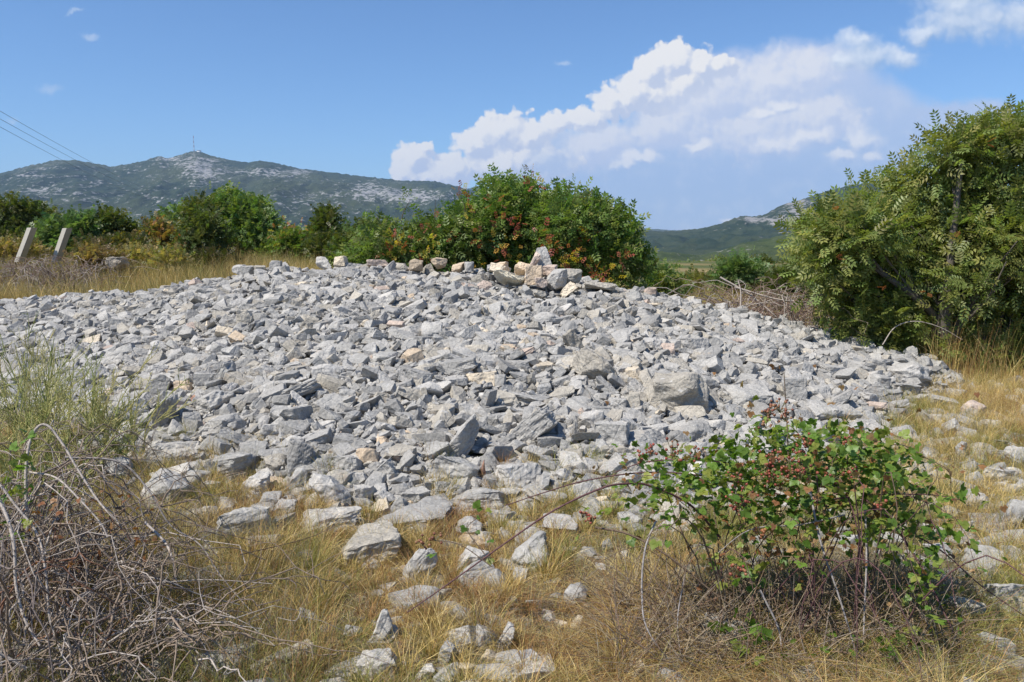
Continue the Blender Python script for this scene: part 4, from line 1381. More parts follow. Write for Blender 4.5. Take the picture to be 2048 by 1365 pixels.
def grass_patch(name, label, region, n_tufts, per, length, width, r, mixw=(0.5, 0.3, 0.12, 0.08), tuft_r=0.06, lean=(0.15, 0.9)):
    xy = region(n_tufts, r)
    n = len(xy) * per
    ti = np.repeat(np.arange(len(xy)), per)
    off = r.normal(size=(n, 2)) * tuft_r
    p = xy[ti] + off
    size = r.uniform(0.6, 1.25, len(xy))
    L_ = r.uniform(length[0], length[1], n) * size[ti]
    kind = r.choice(4, len(xy), p=mixw)
    pn = fbm(xy[:, 0] * 0.9, xy[:, 1] * 0.9, 3)
    kind = np.where((pn > 0.60) & (kind == 0), 1, kind)
    kind = np.where((pn < 0.38) & (kind == 1), 2, kind)
    kk = kind[ti]
    swap = r.random(n) < 0.22
    kk = np.where(swap, r.choice(4, n, p=mixw), kk)
    cols = np.zeros((n, 3))
    for q, pal in enumerate((STRAW, OLIVEG, RUST, GREYD)):
        m_ = kk == q
        cols[m_] = pal[r.integers(0, len(pal), m_.sum())]
    cols *= r.uniform(0.55, 1.3, (n, 1))
    ld = np.arctan2(off[:, 1], off[:, 0]) + r.normal(size=n) * 1.1
    ln = r.uniform(lean[0], lean[1], n) ** 1.3
    v, f, c = blades(p, ground(p[:, 0], p[:, 1]) - 0.01, L_, r.uniform(width[0], width[1], n), ld, ln, cols, r)
    o = mesh_obj(name, v, f, M_GRASS, col=c, smooth=180)
    return tag(o, label, None, None, 'stuff')


def reject(n, r, box, test):
    out, tot = [], 0
    while tot < n:
        x = r.uniform(box[0], box[1], n)
        y = r.uniform(box[2], box[3], n)
        ok = test(x, y, r)
        out.append(np.stack((x[ok], y[ok]), -1))
        tot += ok.sum()
    return np.concatenate(out)[:n]


ROCK_XY = np.array([(q[0].location[0], q[0].location[1], 0.40 * q[3] * q[0].location[1] / F) for q in ROCKS])
ROCK_XY = ROCK_XY[mound(ROCK_XY[:, 0], ROCK_XY[:, 1]) < 0.06]


def clear_of_rocks(x, y):
    d2 = (x[:, None] - ROCK_XY[None, :, 0]) ** 2 + (y[:, None] - ROCK_XY[None, :, 1]) ** 2
    d3 = (x[:, None] - ROCK_XY[None, :, 0]) ** 2 + (y[:, None] + 0.14 - ROCK_XY[None, :, 1]) ** 2
    return ~np.any((d2 < ROCK_XY[None, :, 2] ** 2) | (d3 < (0.8 * ROCK_XY[None, :, 2]) ** 2), 1)


def t_front(x, y, r):
    a = x / y
    f_ = np.interp(a, FA, FY)
    bare = fbm(x * 1.6 + 3, y * 1.6 + 8, 3)
    ok = (np.abs(a) < 0.72) & (y < f_ + 0.05) & (r.random(len(x)) < sstep(0.32, 0.52, bare) * (0.35 + 0.65 * sstep(0.15, 0.9, f_ - y)))
    ok &= ~((a > 0.40) & (r.random(len(x)) < 0.65))
    return ok & clear_of_rocks(x, y)


def t_short(x, y, r):
    a = x / y
    return (np.abs(a) < 0.72) & (y < np.interp(a, FA, FY) - 0.1) & (r.random(len(x)) < 0.75) & clear_of_rocks(x, y)


rg = np.random.default_rng(99)
grass_patch('dry_grass', 'short straw and olive grass tufts in front of the stone pile', lambda n, r: reject(n, r, (-4.2, 4.6, 2.1, 8.5), t_front), 3000, 36, (0.035, 0.10), (0.0018, 0.0034), rg, (0.34, 0.34, 0.20, 0.12), 0.032, (0.2, 1.5))
grass_patch('dry_grass', 'matted short dead grass carpeting the ground before the pile', lambda n, r: reject(n, r, (-4.2, 4.6, 2.1, 7.0), t_short), 6500, 16, (0.02, 0.075), (0.0015, 0.003), rg, (0.30, 0.20, 0.24, 0.26), 0.06, (0.6, 2.2))
grass_patch('dry_grass', 'long straw grass fallen under the fruiting bramble', lambda n, r: reject(n, r, (0.35, 2.0, 2.2, 3.7), lambda x, y, r: (x / y > 0.12) & (x / y < 0.62) & clear_of_rocks(x, y)), 900, 24, (0.08, 0.29), (0.0015, 0.003), rg, (0.34, 0.16, 0.27, 0.23), 0.06, (0.6, 2.4))
grass_patch('dry_grass', 'thin dead grass inside the dead thorn thicket', lambda n, r: reject(n, r, (-2.6, -0.6, 2.1, 4.3), lambda x, y, r: (x / y < -0.25) & clear_of_rocks(x, y)), 1100, 22, (0.08, 0.30), (0.0015, 0.003), rg, (0.35, 0.25, 0.2, 0.2), 0.05, (0.2, 1.2))


def t_tuft(x, y, r):
    a = x / y
    f_ = np.interp(a, FA, FY)
    return (np.abs(a) < 0.72) & (y < f_ + 0.55) & (r.random(len(x)) < sstep(0.40, 0.56, fbm(x * 2.3 + 11, y * 2.3, 2)) * (0.4 + 0.6 * (y < f_)))


grass_patch('dry_grass', 'separate fans of golden and olive grass between the lower stones and before the pile', lambda n, r: reject(n, r, (-4.2, 5.0, 2.1, 8.5), t_tuft), 1000, 85, (0.07, 0.19), (0.0019, 0.0036), rg, (0.48, 0.36, 0.12, 0.04), 0.022, (0.25, 1.3))


def t_back_left(x, y, r):
    a = x / y
    c = np.interp(a, CA, CY)
    return (a > -0.78) & (a < 0.02) & (y > c + 0.9) & (r.random(len(x)) < 0.95)


def t_back_right(x, y, r):
    a = x / y
    c = np.interp(a, CA, CY)
    return (a > 0.04) & (a < 0.75) & (y > np.where(a > 0.5, 8.3, c + 0.7)) & (mound(x, y) < 0.2)


def t_side(x, y, r):
    a = x / y
    return (a > 0.40) & (a < 0.72) & (mound(x, y) < 0.015) & (y > 4.2) & (r.random(len(x)) < 0.3 + 0.7 * sstep(6.0, 8.0, y)) & clear_of_rocks(x, y)


grass_patch('meadow_grass', 'tall golden dry grass of the field behind the pile', lambda n, r: reject(n, r, (-26, 0.4, 12.5, 32), t_back_left), 6500, 22, (0.34, 0.70), (0.004, 0.009), rg, (0.68, 0.16, 0.12, 0.04), 0.16, (0.1, 0.8))
grass_patch('meadow_grass', 'tall straw and green grass behind the right flank of the pile', lambda n, r: reject(n, r, (0.5, 14, 8.5, 24), t_back_right), 3600, 22, (0.30, 0.72), (0.003, 0.007), rg, (0.52, 0.36, 0.08, 0.04), 0.12, (0.1, 0.8))
grass_patch('meadow_grass', 'soft straw grass between the rocks beside the right end of the pile', lambda n, r: reject(n, r, (1.7, 7.5, 4.0, 10.0), t_side), 1700, 34, (0.08, 0.24), (0.0018, 0.0035), rg, (0.72, 0.18, 0.06, 0.04), 0.06, (0.2, 1.2))


grass_patch('meadow_grass', 'golden dry grass edging the left back of the pile', lambda n, r: reject(n, r, (-12, -0.5, 12.5, 19), lambda x, y, r: (x / y > -0.76) & (x / y < -0.05) & (y > np.interp(x / y, CA, CY) + 1.0)), 3600, 24, (0.30, 0.62), (0.004, 0.008), rg, (0.82, 0.10, 0.06, 0.02), 0.12, (0.1, 0.7))


# single tufts growing from the foot of the pile
def tuft(px, py, hpx, wpx, seed, label):
    r = np.random.default_rng(seed)
    at = hit(px, py)
    s = at[1] / F
    n = 130
    off = r.normal(size=(n, 2)) * wpx * s * 0.22
    p = at[:2] + off
    pal = np.vstack((STRAW, OLIVEG, OLIVEG, RUST[:1]))
    col = pal[r.integers(0, len(pal), n)] * r.uniform(0.8, 1.2, (n, 1))
    v, f, c = blades(p, ground(p[:, 0], p[:, 1]) - 0.01, r.uniform(0.5, 1.1, n) * hpx * s, np.full(n, 0.0028), np.arctan2(off[:, 1], off[:, 0]) + r.normal(size=n) * 0.5, r.uniform(0.15, 0.9, n), col, r)
    o = mesh_obj('grass_tuft', v, f, M_GRASS, col=c, smooth=180, origin=at)
    tag(o, label, 'grass tuft', 'grass tufts at the foot of the pile')


for i, (px, py, h, w, lab) in enumerate([
    (430, 915, 52, 60, 'dense olive grass tuft above the shadowed angular rock'), (420, 955, 60, 70, 'wide grass tuft beside the pale rounded boulder near the thicket'), (575, 985, 50, 56, 'straw tuft below the dark upright block'),
    (900, 985, 60, 36, 'tall thin tuft at the foot of the tallest pale wedge'), (860, 1010, 50, 60, 'yellow green tuft left of the tallest thin tuft'), (1010, 995, 40, 40, 'small straw tuft right of the tallest pale wedge'),
    (740, 1035, 54, 50, 'green tuft just right of the flat white slab'), (1090, 1150, 70, 80, 'bushy tuft before the slab under the arching cane'), (850, 1070, 50, 80, 'broad tuft behind the knobbly pale rock'),
    (1000, 1060, 66, 60, 'tall olive tuft beneath the arching bramble cane'), (1070, 1035, 46, 70, 'low tuft above the slab under the arching cane'), (620, 1150, 90, 90, 'rank olive tuft left of the layered buff block'),
    (1680, 860, 60, 40, 'pale tuft above the berried bramble'), (1790, 820, 50, 50, 'straw tuft at the right foot of the pile')]):
    tuft(px, py, h, w, 700 + i, lab)


# ------------------------------------------------------------------ brambles
def thorns(lines, radii, r, per_m=28, size=0.012):
    V, Fc, n0 = [], [], 0
    for ln, rd in zip(lines, radii):
        ln = np.asarray(ln)
        seg = np.linalg.norm(np.diff(ln, axis=0), axis=1)
        tot = seg.sum()
        k = int(tot * per_m)
        if k < 1:
            continue
        t = np.sort(r.uniform(0, tot, k))
        cs = np.concatenate(([0], np.cumsum(seg)))
        pos = np.stack([np.interp(t, cs, ln[:, q]) for q in range(3)], -1)
        rad = np.interp(t, cs, np.broadcast_to(rd, (len(ln),)))
        tan = unit(np.stack([np.interp(t, cs, np.gradient(ln[:, q], cs)) for q in range(3)], -1))
        d = unit(np.cross(tan, r.normal(size=(k, 3))))
        s = np.cross(tan, d)
        L_ = size * r.uniform(0.6, 1.2, k) * np.clip(rad / 0.004, 0.5, 1.4)
        tip = pos + d * (rad + L_)[:, None] - tan * (0.4 * L_)[:, None]
        w = (L_ * 0.22)[:, None]
        b1, b2, b3 = pos + tan * w * 1.5, pos - tan * w * 1.5 + s * w, pos - tan * w * 1.5 - s * w
        V.append(np.stack((b1, b2, b3, tip), 1).reshape(-1, 3))
        f = np.array([(0, 1, 3), (1, 2, 3), (2, 0, 3)])
        Fc.append((f[None] + (n0 + np.arange(k) * 4)[:, None, None]).reshape(-1, 3))
        n0 += 4 * k
    return np.concatenate(V), np.concatenate(Fc)


def cane_mesh(name, parent, lines, radii, color, r, th=True, sides=6, per_m=28, size=0.012):
    v, f = tubes(lines, radii, sides)
    per = np.concatenate([np.tile(np.array(c), (len(l) * sides, 1)) for l, c in zip(lines, color)])
    faces = [f]
    if th:
        tv, tf = thorns(lines, radii, r, per_m, size)
        faces.append(tf + len(v))
        per = np.vstack((per, np.tile(np.mean(per, 0) * 0.9, (len(tv), 1))))
        v = np.vstack((v, tv))
    return mesh_obj(name, v, faces, M_BARK, parent, per, smooth=180)


def arc_cane(r, start, heading, length, rise, n=13, wob=0.05):
    """a cane that rises, arches over and dips"""
    t = np.linspace(0, 1, n)
    hd = np.array((math.cos(heading), math.sin(heading), 0))
    p = np.array(start)[None] + hd[None] * (t * length * 0.8)[:, None]
    p[:, 2] += rise * np.sin(t * np.pi * r.uniform(0.75, 1.02)) * 1.0
    w = np.cumsum(r.normal(size=(n, 3)) * wob * length / n * 2, 0)
    k = r.normal(size=(n, 3)) * 0.007
    return p + w * np.array((1, 1, 0.6)) + k


def bramble_leaf():
    """three toothed leaflets"""
    V, Fc, n0 = [], [], 0
    for ang, at, L_ in ((0.0, (0, 0.45), 0.62), (1.15, (0, 0.38), 0.5), (-1.15, (0, 0.38), 0.5)):
        k = 7
        t = np.linspace(0, 1, k)
        w = 0.225 * np.sin(np.pi * np.clip(t, 0, 1) ** 0.75) * L_ / 0.5
        teeth = np.where(np.arange(k) % 2 == 1, 1.14, 0.92)
        w = w * teeth
        mid = np.stack((0 * t, t * L_, -0.16 * t * t * L_), -1)
        lf = np.stack((-w, t * L_, -0.16 * t * t * L_ + 0.22 * w), -1)
        rt = np.stack((w, t * L_, -0.16 * t * t * L_ + 0.22 * w), -1)
        v = np.vstack((mid, lf, rt))
        c, s = math.cos(ang), math.sin(ang)
        v[:, :2] = v[:, :2] @ np.array(((c, s), (-s, c)))
        v[:, :2] += np.array(at)
        f = []
        for i in range(k - 1):
            f.append((i, i + 1, k + i + 1, k + i))
            f.append((i, 2 * k + i, 2 * k + i + 1, i + 1))
        V.append(v)
        Fc.append(np.array(f) + n0)
        n0 += len(v)
    # stalk
    st = np.array([(-0.012, 0, 0), (0.012, 0, 0), (0.012, 0.46, 0), (-0.012, 0.46, 0)])
    V.append(st)
    Fc.append(np.array([(0, 1, 2, 3)]) + n0)
    return np.concatenate(V), np.concatenate(Fc)


BLEAF = bramble_leaf()
BCOL = np.array([(0.12, 0.20, 0.028), (0.15, 0.24, 0.038), (0.085, 0.155, 0.022), (0.20, 0.25, 0.045), (0.24, 0.26, 0.055)])


def bleaves(name, parent, pos, dirs, size, pal, r):
    n = len(pos)
    col = pal[r.integers(0, len(pal), n)] * r.uniform(0.75, 1.25, (n, 1))
    v, f, c = instance(BLEAF[0], BLEAF[1], frames(dirs, r, 1.0), pos, size, col)
    return mesh_obj(name, v, f, M_LEAF, parent, c, smooth=180)


M_BERRY = leaf_material('unripe berry', 0.05, 0.4)


def berries(parent, c, n, spread, r, pal, rad=0.0054):
    """a truss of small knobbly berries"""
    sv, sf = ICO[2]
    sv = sv * (1 + 0.10 * np.sin(sv[:, 0:1] * 11) * np.sin(sv[:, 1:2] * 11 + 1) * np.sin(sv[:, 2:3] * 11 + 2))
    pos = np.array(c) + r.normal(size=(n, 3)) * spread
    rot = np.tile(np.eye(3), (n, 1, 1))
    col = np.array(pal)[r.integers(0, len(pal), n)] * r.uniform(0.7, 1.25, (n, 1))
    v, f, cc = instance(sv, sf, rot, pos, rad * r.uniform(0.75, 1.2, n), col)
    sl_, sr = [], []
    for p in pos:
        sl_.append(np.array((np.array(c) + (0, 0, -spread * 1.2), (p + np.array(c)) / 2 + (0, 0, -spread * 0.3), p)))
        sr.append(np.full(3, 0.0011))
    tv, tf = tubes(sl_, sr, 4)
    v2 = np.vstack((v, tv))
    cc2 = np.vstack((cc, np.tile((0.14, 0.13, 0.05), (len(tv), 1))))
    return mesh_obj('berry_cluster', v2, [f, tf + len(v)], M_BERRY, parent, cc2, smooth=180)


# ---- fruiting bramble at the right
rb = np.random.default_rng(41)
Yr = 3.25
b0 = np.array((*P(1600, 1250, 3.05)[:2], 0.0))
b0[2] = gz(b0[0], b0[1])
bram = empty('bramble_bush', b0)
tag(bram, 'sprawling green bramble with red unripe berries and long thorny canes before the pile', 'bramble')
lines, rads, cols = [], [], []
PURPLE, BROWN, GREYC = (0.13, 0.065, 0.065), (0.15, 0.105, 0.07), (0.30, 0.27, 0.25)


def cane(pts, r0, r1, c):
    ln = curve([P(*q) for q in pts], 6)
    lines.append(ln)
    rads.append(np.linspace(r0, r1, len(ln)))
    cols.append(c)


cane([(1440, 1075, 3.25), (1380, 1010, 3.2), (1300, 972, 3.15), (1250, 968, 3.1), (1200, 978, 3.05), (1110, 1020, 3.0), (1020, 1080, 2.95), (950, 1130, 2.92), (880, 1180, 2.9), (815, 1225, 2.88)], 0.0055, 0.002, PURPLE)
cane([(1560, 990, 3.4), (1420, 955, 3.4), (1300, 945, 3.38), (1180, 960, 3.35), (1090, 985, 3.3), (1010, 1012, 3.3)], 0.0042, 0.0018, PURPLE)
cane([(1500, 930, 3.4), (1380, 920, 3.4), (1290, 925, 3.4), (1230, 945, 3.4)], 0.004, 0.002, PURPLE)
cane([(1590, 1050, 3.3), (1578, 930, 3.35), (1574, 850, 3.4), (1568, 745, 3.42)], 0.0042, 0.0018, BROWN)
cane([(1600, 1000, 3.3), (1720, 1010, 3.3), (1790, 1050, 3.25), (1880, 1100, 3.2), (1960, 1170, 3.15), (2060, 1240, 3.1)], 0.005, 0.002, PURPLE)
cane([(1640, 960, 3.3), (1760, 1020, 3.2), (1840, 1130, 3.1), (1880, 1210, 3.0), (1940, 1330, 2.9)], 0.005, 0.0025, PURPLE)
cane([(1600, 930, 3.3), (1720, 900, 3.35), (1800, 890, 3.35), (1850, 915, 3.35), (1900, 940, 3.3)], 0.004, 0.0015, BROWN)
cane([(1660, 1000, 3.1), (1740, 990, 3.2), (1860, 990, 3.2), (1920, 1000, 3.2)], 0.004, 0.0015, PURPLE)
cane([(1620, 980, 3.05), (1640, 1080, 2.95), (1680, 1200, 2.85), (1730, 1365, 2.75)], 0.0045, 0.003, GREYC)
cane([(1730, 1010, 3.1), (1733, 1120, 3.0), (1728, 1240, 2.9), (1726, 1380, 2.8)], 0.004, 0.003, GREYC)
cane([(1312, 1042, 3.05), (1290, 1100, 2.98), (1284, 1190, 2.9), (1300, 1270, 2.82), (1390, 1380, 2.75)], 0.0045, 0.0025, GREYC)
cane([(1190, 1055, 3.1), (1260, 1070, 3.05), (1340, 1115, 3.0), (1420, 1180, 2.95), (1500, 1240, 2.9)], 0.0045, 0.003, BROWN)
cane([(1370, 1150, 2.9), (1355, 1250, 2.85), (1372, 1370, 2.75)], 0.003, 0.002, GREYC)
cane([(1520, 1180, 2.9), (1560, 1270, 2.85), (1560, 1370, 2.75)], 0.0045, 0.003, GREYC)
cane([(1690, 1030, 3.05), (1600, 1050, 3.0), (1500, 1060, 3.0), (1420, 1120, 2.95)], 0.003, 0.0015, GREYC)
cane([(970, 1110, 2.95), (935, 1060, 3.0), (955, 1035, 3.0)], 0.0022, 0.0012, BROWN)
cane([(985, 1135, 2.9), (920, 1090, 2.95), (860, 1080, 2.95)], 0.002, 0.0012, BROWN)
n_hand = len(lines)
for i in range(46):
    st = P(rb.uniform(1400, 1800), rb.uniform(1120, 1300), rb.uniform(2.9, 3.5))
    st[2] = gz(st[0], st[1])
    ln = arc_cane(rb, st, rb.uniform(0, 6.28), rb.uniform(0.4, 0.95), rb.uniform(0.35, 0.78))
    lines.append(ln)
    rads.append(np.linspace(0.0036, 0.0012, len(ln)) * rb.uniform(0.5, 1.0))
    cols.append([PURPLE, BROWN, PURPLE, BROWN][rb.integers(0, 4)])
for i in range(1300):
    st = P(rb.uniform(1230, 1900), rb.uniform(1060, 1365), 3.0)
    st = P(*to_px(st)[:2], float(np.interp(to_px(st)[1], [1060, 1365], [3.4, 2.72])))
    st[2] = gz(st[0], st[1]) + rb.uniform(0, 0.12)
    d = unit(np.array((rb.normal(), rb.normal() * 0.6, abs(rb.normal()) * 0.7)))
    ll = rb.uniform(0.08, 0.34)
    ln = curve([st, st + d * ll * 0.5 + rb.normal(size=3) * 0.015, st + d * ll + rb.normal(size=3) * 0.03], 4)
    lines.append(ln)
    rads.append(np.linspace(0.0019, 0.0008, len(ln)))
    cols.append([(0.26, 0.21, 0.16), BROWN, (0.34, 0.26, 0.16), (0.22, 0.14, 0.09)][rb.integers(0, 4)])
cane_mesh('cane', bram, lines, rads, cols, rb, per_m=45, size=0.010)
# leaves: thick on top, sparse below and along the canes
spots = []
for i in range(1900):
    a = rb.random()
    if a < 0.72:
        px, py = rb.uniform(1190, 1930) * 0.65 + rb.normal(1580, 150) * 0.35, rb.normal(955, 55)
    elif a < 0.80:
        px, py = rb.normal(1790, 70), rb.normal(1020, 45)
    elif a < 0.83:
        px, py = rb.normal(1560, 80), rb.normal(1100, 40)
    elif a < 0.86:
        px, py = rb.normal(1850, 30), rb.normal(1140, 50)
    else:
        px, py = rb.uniform(1450, 1850), rb.uniform(850, 930)
    top = np.interp(px, [1200, 1280, 1400, 1500, 1600, 1700, 1800, 1900, 1950], [960, 905, 900, 850, 850, 850, 880, 960, 990])
    if py < top or px < 1190 or px > 1960:
        continue
    spots.append((px, py, 3.25 + rb.normal() * 0.16 - 0.0012 * (py - 980)))
for (px, py, n_) in [(1260, 905, 5), (1290, 900, 4), (1250, 985, 7), (1300, 1000, 7), (1220, 1020, 6), (1190, 1030, 4), (1340, 950, 8), (1500, 830, 3), (1490, 850, 3), (1690, 870, 7), (1760, 870, 5), (1830, 900, 6), (1910, 995, 8), (1940, 1015, 4), (1860, 1060, 5), (1935, 1085, 4), (1960, 1130, 3),
                     (1470, 1270, 8), (1500, 1290, 8), (1790, 1290, 10), (1830, 1310, 10), (1770, 1350, 10), (1540, 1350, 6), (1590, 1350, 5), (1830, 1190, 8), (1860, 1150, 7), (1480, 1140, 8), (1530, 1150, 6), (945, 1025, 2), (925, 1105, 2), (962, 1085, 2), (940, 1050, 2), (1690, 1310, 6), (1480, 1340, 5), (1900, 1280, 3), (1420, 900, 4)]:
    for q in range(n_):
        spots.append((px + rb.normal() * 20, py + rb.normal() * 16, np.interp(py, [800, 1000, 1365], [3.4, 3.2, 2.75]) + rb.normal() * 0.05))
pos = np.array([P(*q) for q in spots])
pos[:, 2] = np.maximum(pos[:, 2], ground(pos[:, 0], pos[:, 1]) + 0.12)
dirs = unit(rb.normal(size=pos.shape) * 0.8 + np.array((0, -0.35, 0.15)))
bleaves('leaves', bram, pos, dirs, 0.050 * rb.uniform(0.5, 1.25, len(pos)), BCOL, rb)
# withered leaves
sp = [P(rb.normal(1620, 150), rb.normal(1020, 95), 3.12 + rb.normal() * 0.15) for i in range(520)] + [P(rb.normal(1280, 40), rb.normal(935, 30), 3.25) for i in range(12)]
pos = np.array(sp)
bleaves('withered_leaves', bram, pos, unit(rb.normal(size=pos.shape) + np.array((0, 0, -0.5))), 0.032 * rb.uniform(0.5, 1.2, len(pos)), np.array([(0.30, 0.15, 0.06), (0.36, 0.22, 0.10), (0.24, 0.11, 0.05)]), rb)
BER = [(0.26, 0.055, 0.035), (0.32, 0.09, 0.05), (0.20, 0.05, 0.03), (0.28, 0.12, 0.06)]
BROWNB = [(0.24, 0.10, 0.05), (0.30, 0.15, 0.07), (0.20, 0.07, 0.04)]
for (px, py, n_, spx, pal) in [(1560, 812, 20, 14, BROWNB), (1538, 826, 14, 10, BROWNB), (1532, 848, 9, 10, BROWNB), (1570, 835, 10, 9, BROWNB), (1303, 902, 12, 8, BER), (1345, 905, 14, 12, BER), (1280, 915, 8, 8, BER), (1392, 905, 8, 10, BER),
                               (1478, 1003, 34, 15, BER), (1540, 925, 30, 16, BER), (1575, 938, 22, 16, BER), (1615, 885, 18, 12, BER), (1600, 905, 14, 10, BER), (1540, 950, 20, 16, BER), (1470, 955, 14, 12, BER), (1600, 948, 16, 14, BER),
                               (1692, 878, 8, 8, BER), (1520, 1062, 14, 10, [(0.33, 0.16, 0.05), (0.28, 0.11, 0.04)]), (1475, 1142, 12, 11, BER), (1185, 1040, 10, 8, BER), (1165, 1030, 6, 7, BER), (1755, 1010, 8, 8, BER), (1700, 945, 10, 9, BER), (845, 1083, 10, 10, BROWNB), (870, 1075, 6, 8, BROWNB), (1655, 960, 12, 12, BER)]:
    Y = np.interp(py, [800, 1000, 1150], [3.36, 3.02, 2.88])
    if px < 900:
        Y = 2.93
    berries(bram, P(px, py, Y - 0.12), int(n_ * 1.15), 1.0 * spx * Y / F * 0.8, rb, pal)

# ---- dead thorn thicket at the left
rd_ = np.random.default_rng(42)
b0 = np.array((*P(190, 1250, 2.95)[:2], 0.0))
b0[2] = gz(b0[0], b0[1])
dead = empty('dead_bramble', b0)
tag(dead, 'tangled thicket of dead grey thorny bramble canes at the near left', 'bramble')
lines, rads, cols = [], [], []
PALE, GREYB, REDB = (0.43, 0.37, 0.315), (0.27, 0.205, 0.15), (0.20, 0.10, 0.06)
cane([(55, 1060, 3.0), (52, 940, 3.05), (65, 870, 3.1), (92, 850, 3.12), (125, 888, 3.1), (150, 930, 3.06), (195, 1000, 3.0), (238, 1048, 2.95)], 0.0065, 0.004, PALE)
cane([(-40, 940, 2.7), (8, 1020, 2.62), (28, 1090, 2.56), (32, 1170, 2.52), (50, 1240, 2.48), (80, 1292, 2.45)], 0.0065, 0.004, PALE)
cane([(-30, 930, 2.9), (30, 1010, 2.85), (75, 1070, 2.8), (92, 1150, 2.72), (100, 1240, 2.66), (128, 1320, 2.6), (145, 1380, 2.55)], 0.005, 0.003, PALE)
cane([(175, 1120, 2.9), (172, 1190, 2.85), (182, 1270, 2.78), (190, 1375, 2.7)], 0.0048, 0.0035, GREYB)
cane([(130, 915, 3.2), (240, 925, 3.3), (300, 985, 3.3), (340, 1050, 3.3), (400, 1090, 3.28), (440, 1150, 3.25), (500, 1220, 3.2), (590, 1300, 3.1)], 0.0048, 0.002, PALE)
cane([(290, 1045, 3.1), (330, 1085, 3.05), (345, 1120, 3.0), (352, 1160, 3.0)], 0.0055, 0.004, PALE)
cane([(235, 1170, 2.95), (330, 1165, 3.0), (420, 1160, 3.05), (545, 1168, 3.1)], 0.004, 0.0015, PALE)
cane([(280, 1150, 2.9), (340, 1165, 2.9), (400, 1190, 2.95), (480, 1210, 3.0)], 0.004, 0.0018, PALE)
cane([(60, 945, 3.05), (110, 955, 3.0), (150, 990, 2.95), (200, 1045, 2.9), (215, 1075, 2.88)], 0.0045, 0.003, PALE)
cane([(200, 1160, 2.8), (280, 1140, 2.85), (360, 1110, 2.9), (460, 1095, 3.0), (530, 1120, 3.1)], 0.003, 0.0015, GREYB)
cane([(40, 900, 3.3), (150, 905, 3.35), (230, 890, 3.45), (330, 905, 3.5), (362, 935, 3.5)], 0.003, 0.0013, GREYB)
cane([(340, 1225, 2.9), (370, 1280, 2.85), (410, 1320, 2.8), (425, 1350, 2.78)], 0.004, 0.0025, PALE)
cane([(300, 1350, 2.6), (360, 1300, 2.65), (420, 1340, 2.65)], 0.003, 0.002, GREYB)
cane([(480, 1110, 3.1), (620, 1075, 3.4), (690, 1040, 3.5)], 0.0022, 0.001, BROWN)
for i in range(290):
    px = abs(rd_.normal(0, 1)) * 175 - 60
    py = rd_.uniform(1000, 1420)
    st = P(px, py, rd_.uniform(2.45, 3.7))
    st[2] = gz(st[0], st[1]) + rd_.uniform(0, 0.25)
    amp = np.interp(px, [0, 300, 560], [0.62, 0.32, 0.12])
    ln = arc_cane(rd_, st, rd_.uniform(-1.4, 1.6) if rd_.random() < 0.7 else rd_.uniform(0, 6.28), rd_.uniform(0.3, 1.0), rd_.uniform(0.05, 1.0) * amp, wob=0.17)
    lines.append(ln)
    rads.append(np.linspace(0.0046, 0.0016, len(ln)) * rd_.uniform(0.4, 1.15))
    cols.append([PALE, GREYB, GREYB, (0.19, 0.15, 0.13), REDB][rd_.choice(5, p=[0.22, 0.3, 0.25, 0.17, 0.06])])
    # side shoots
    for q in range(rd_.integers(2, 7)):
        s = ln[rd_.integers(3, len(ln) - 2)]
        e = s + unit(rd_.normal(size=3) + np.array((0.3, 0, 0.2))) * rd_.uniform(0.04, 0.2)
        l2 = curve([s, (s + e) / 2 + rd_.normal(size=3) * 0.02, e], 3)
        lines.append(l2)
        rads.append(np.linspace(0.0018, 0.0008, len(l2)))
        cols.append(cols[-1])
cane_mesh('cane', dead, lines, rads, cols, rd_, per_m=55, size=0.009, sides=5)
pos = np.array([P(38 + rd_.normal() * 22, py, 3.0 + rd_.normal() * 0.03) for py in rd_.uniform(865, 1010, 34)] + [P(rd_.uniform(0, 60), rd_.uniform(1040, 1075), 2.8) for q in range(7)])
bleaves('leaves', dead, pos, unit(rd_.normal(size=pos.shape) * 0.8 + np.array((0, -0.4, 0.1))), 0.045 * rd_.uniform(0.6, 1.2, len(pos)), BCOL, rd_)
pos = np.array([P(rd_.uniform(0, 330), rd_.uniform(980, 1130), 2.95 + rd_.normal() * 0.15) for q in range(70)])
bleaves('withered_leaves', dead, pos, unit(rd_.normal(size=pos.shape)), 0.03 * rd_.uniform(0.6, 1.2, len(pos)), np.array([(0.24, 0.10, 0.04), (0.30, 0.16, 0.07), (0.20, 0.09, 0.04)]), rd_)

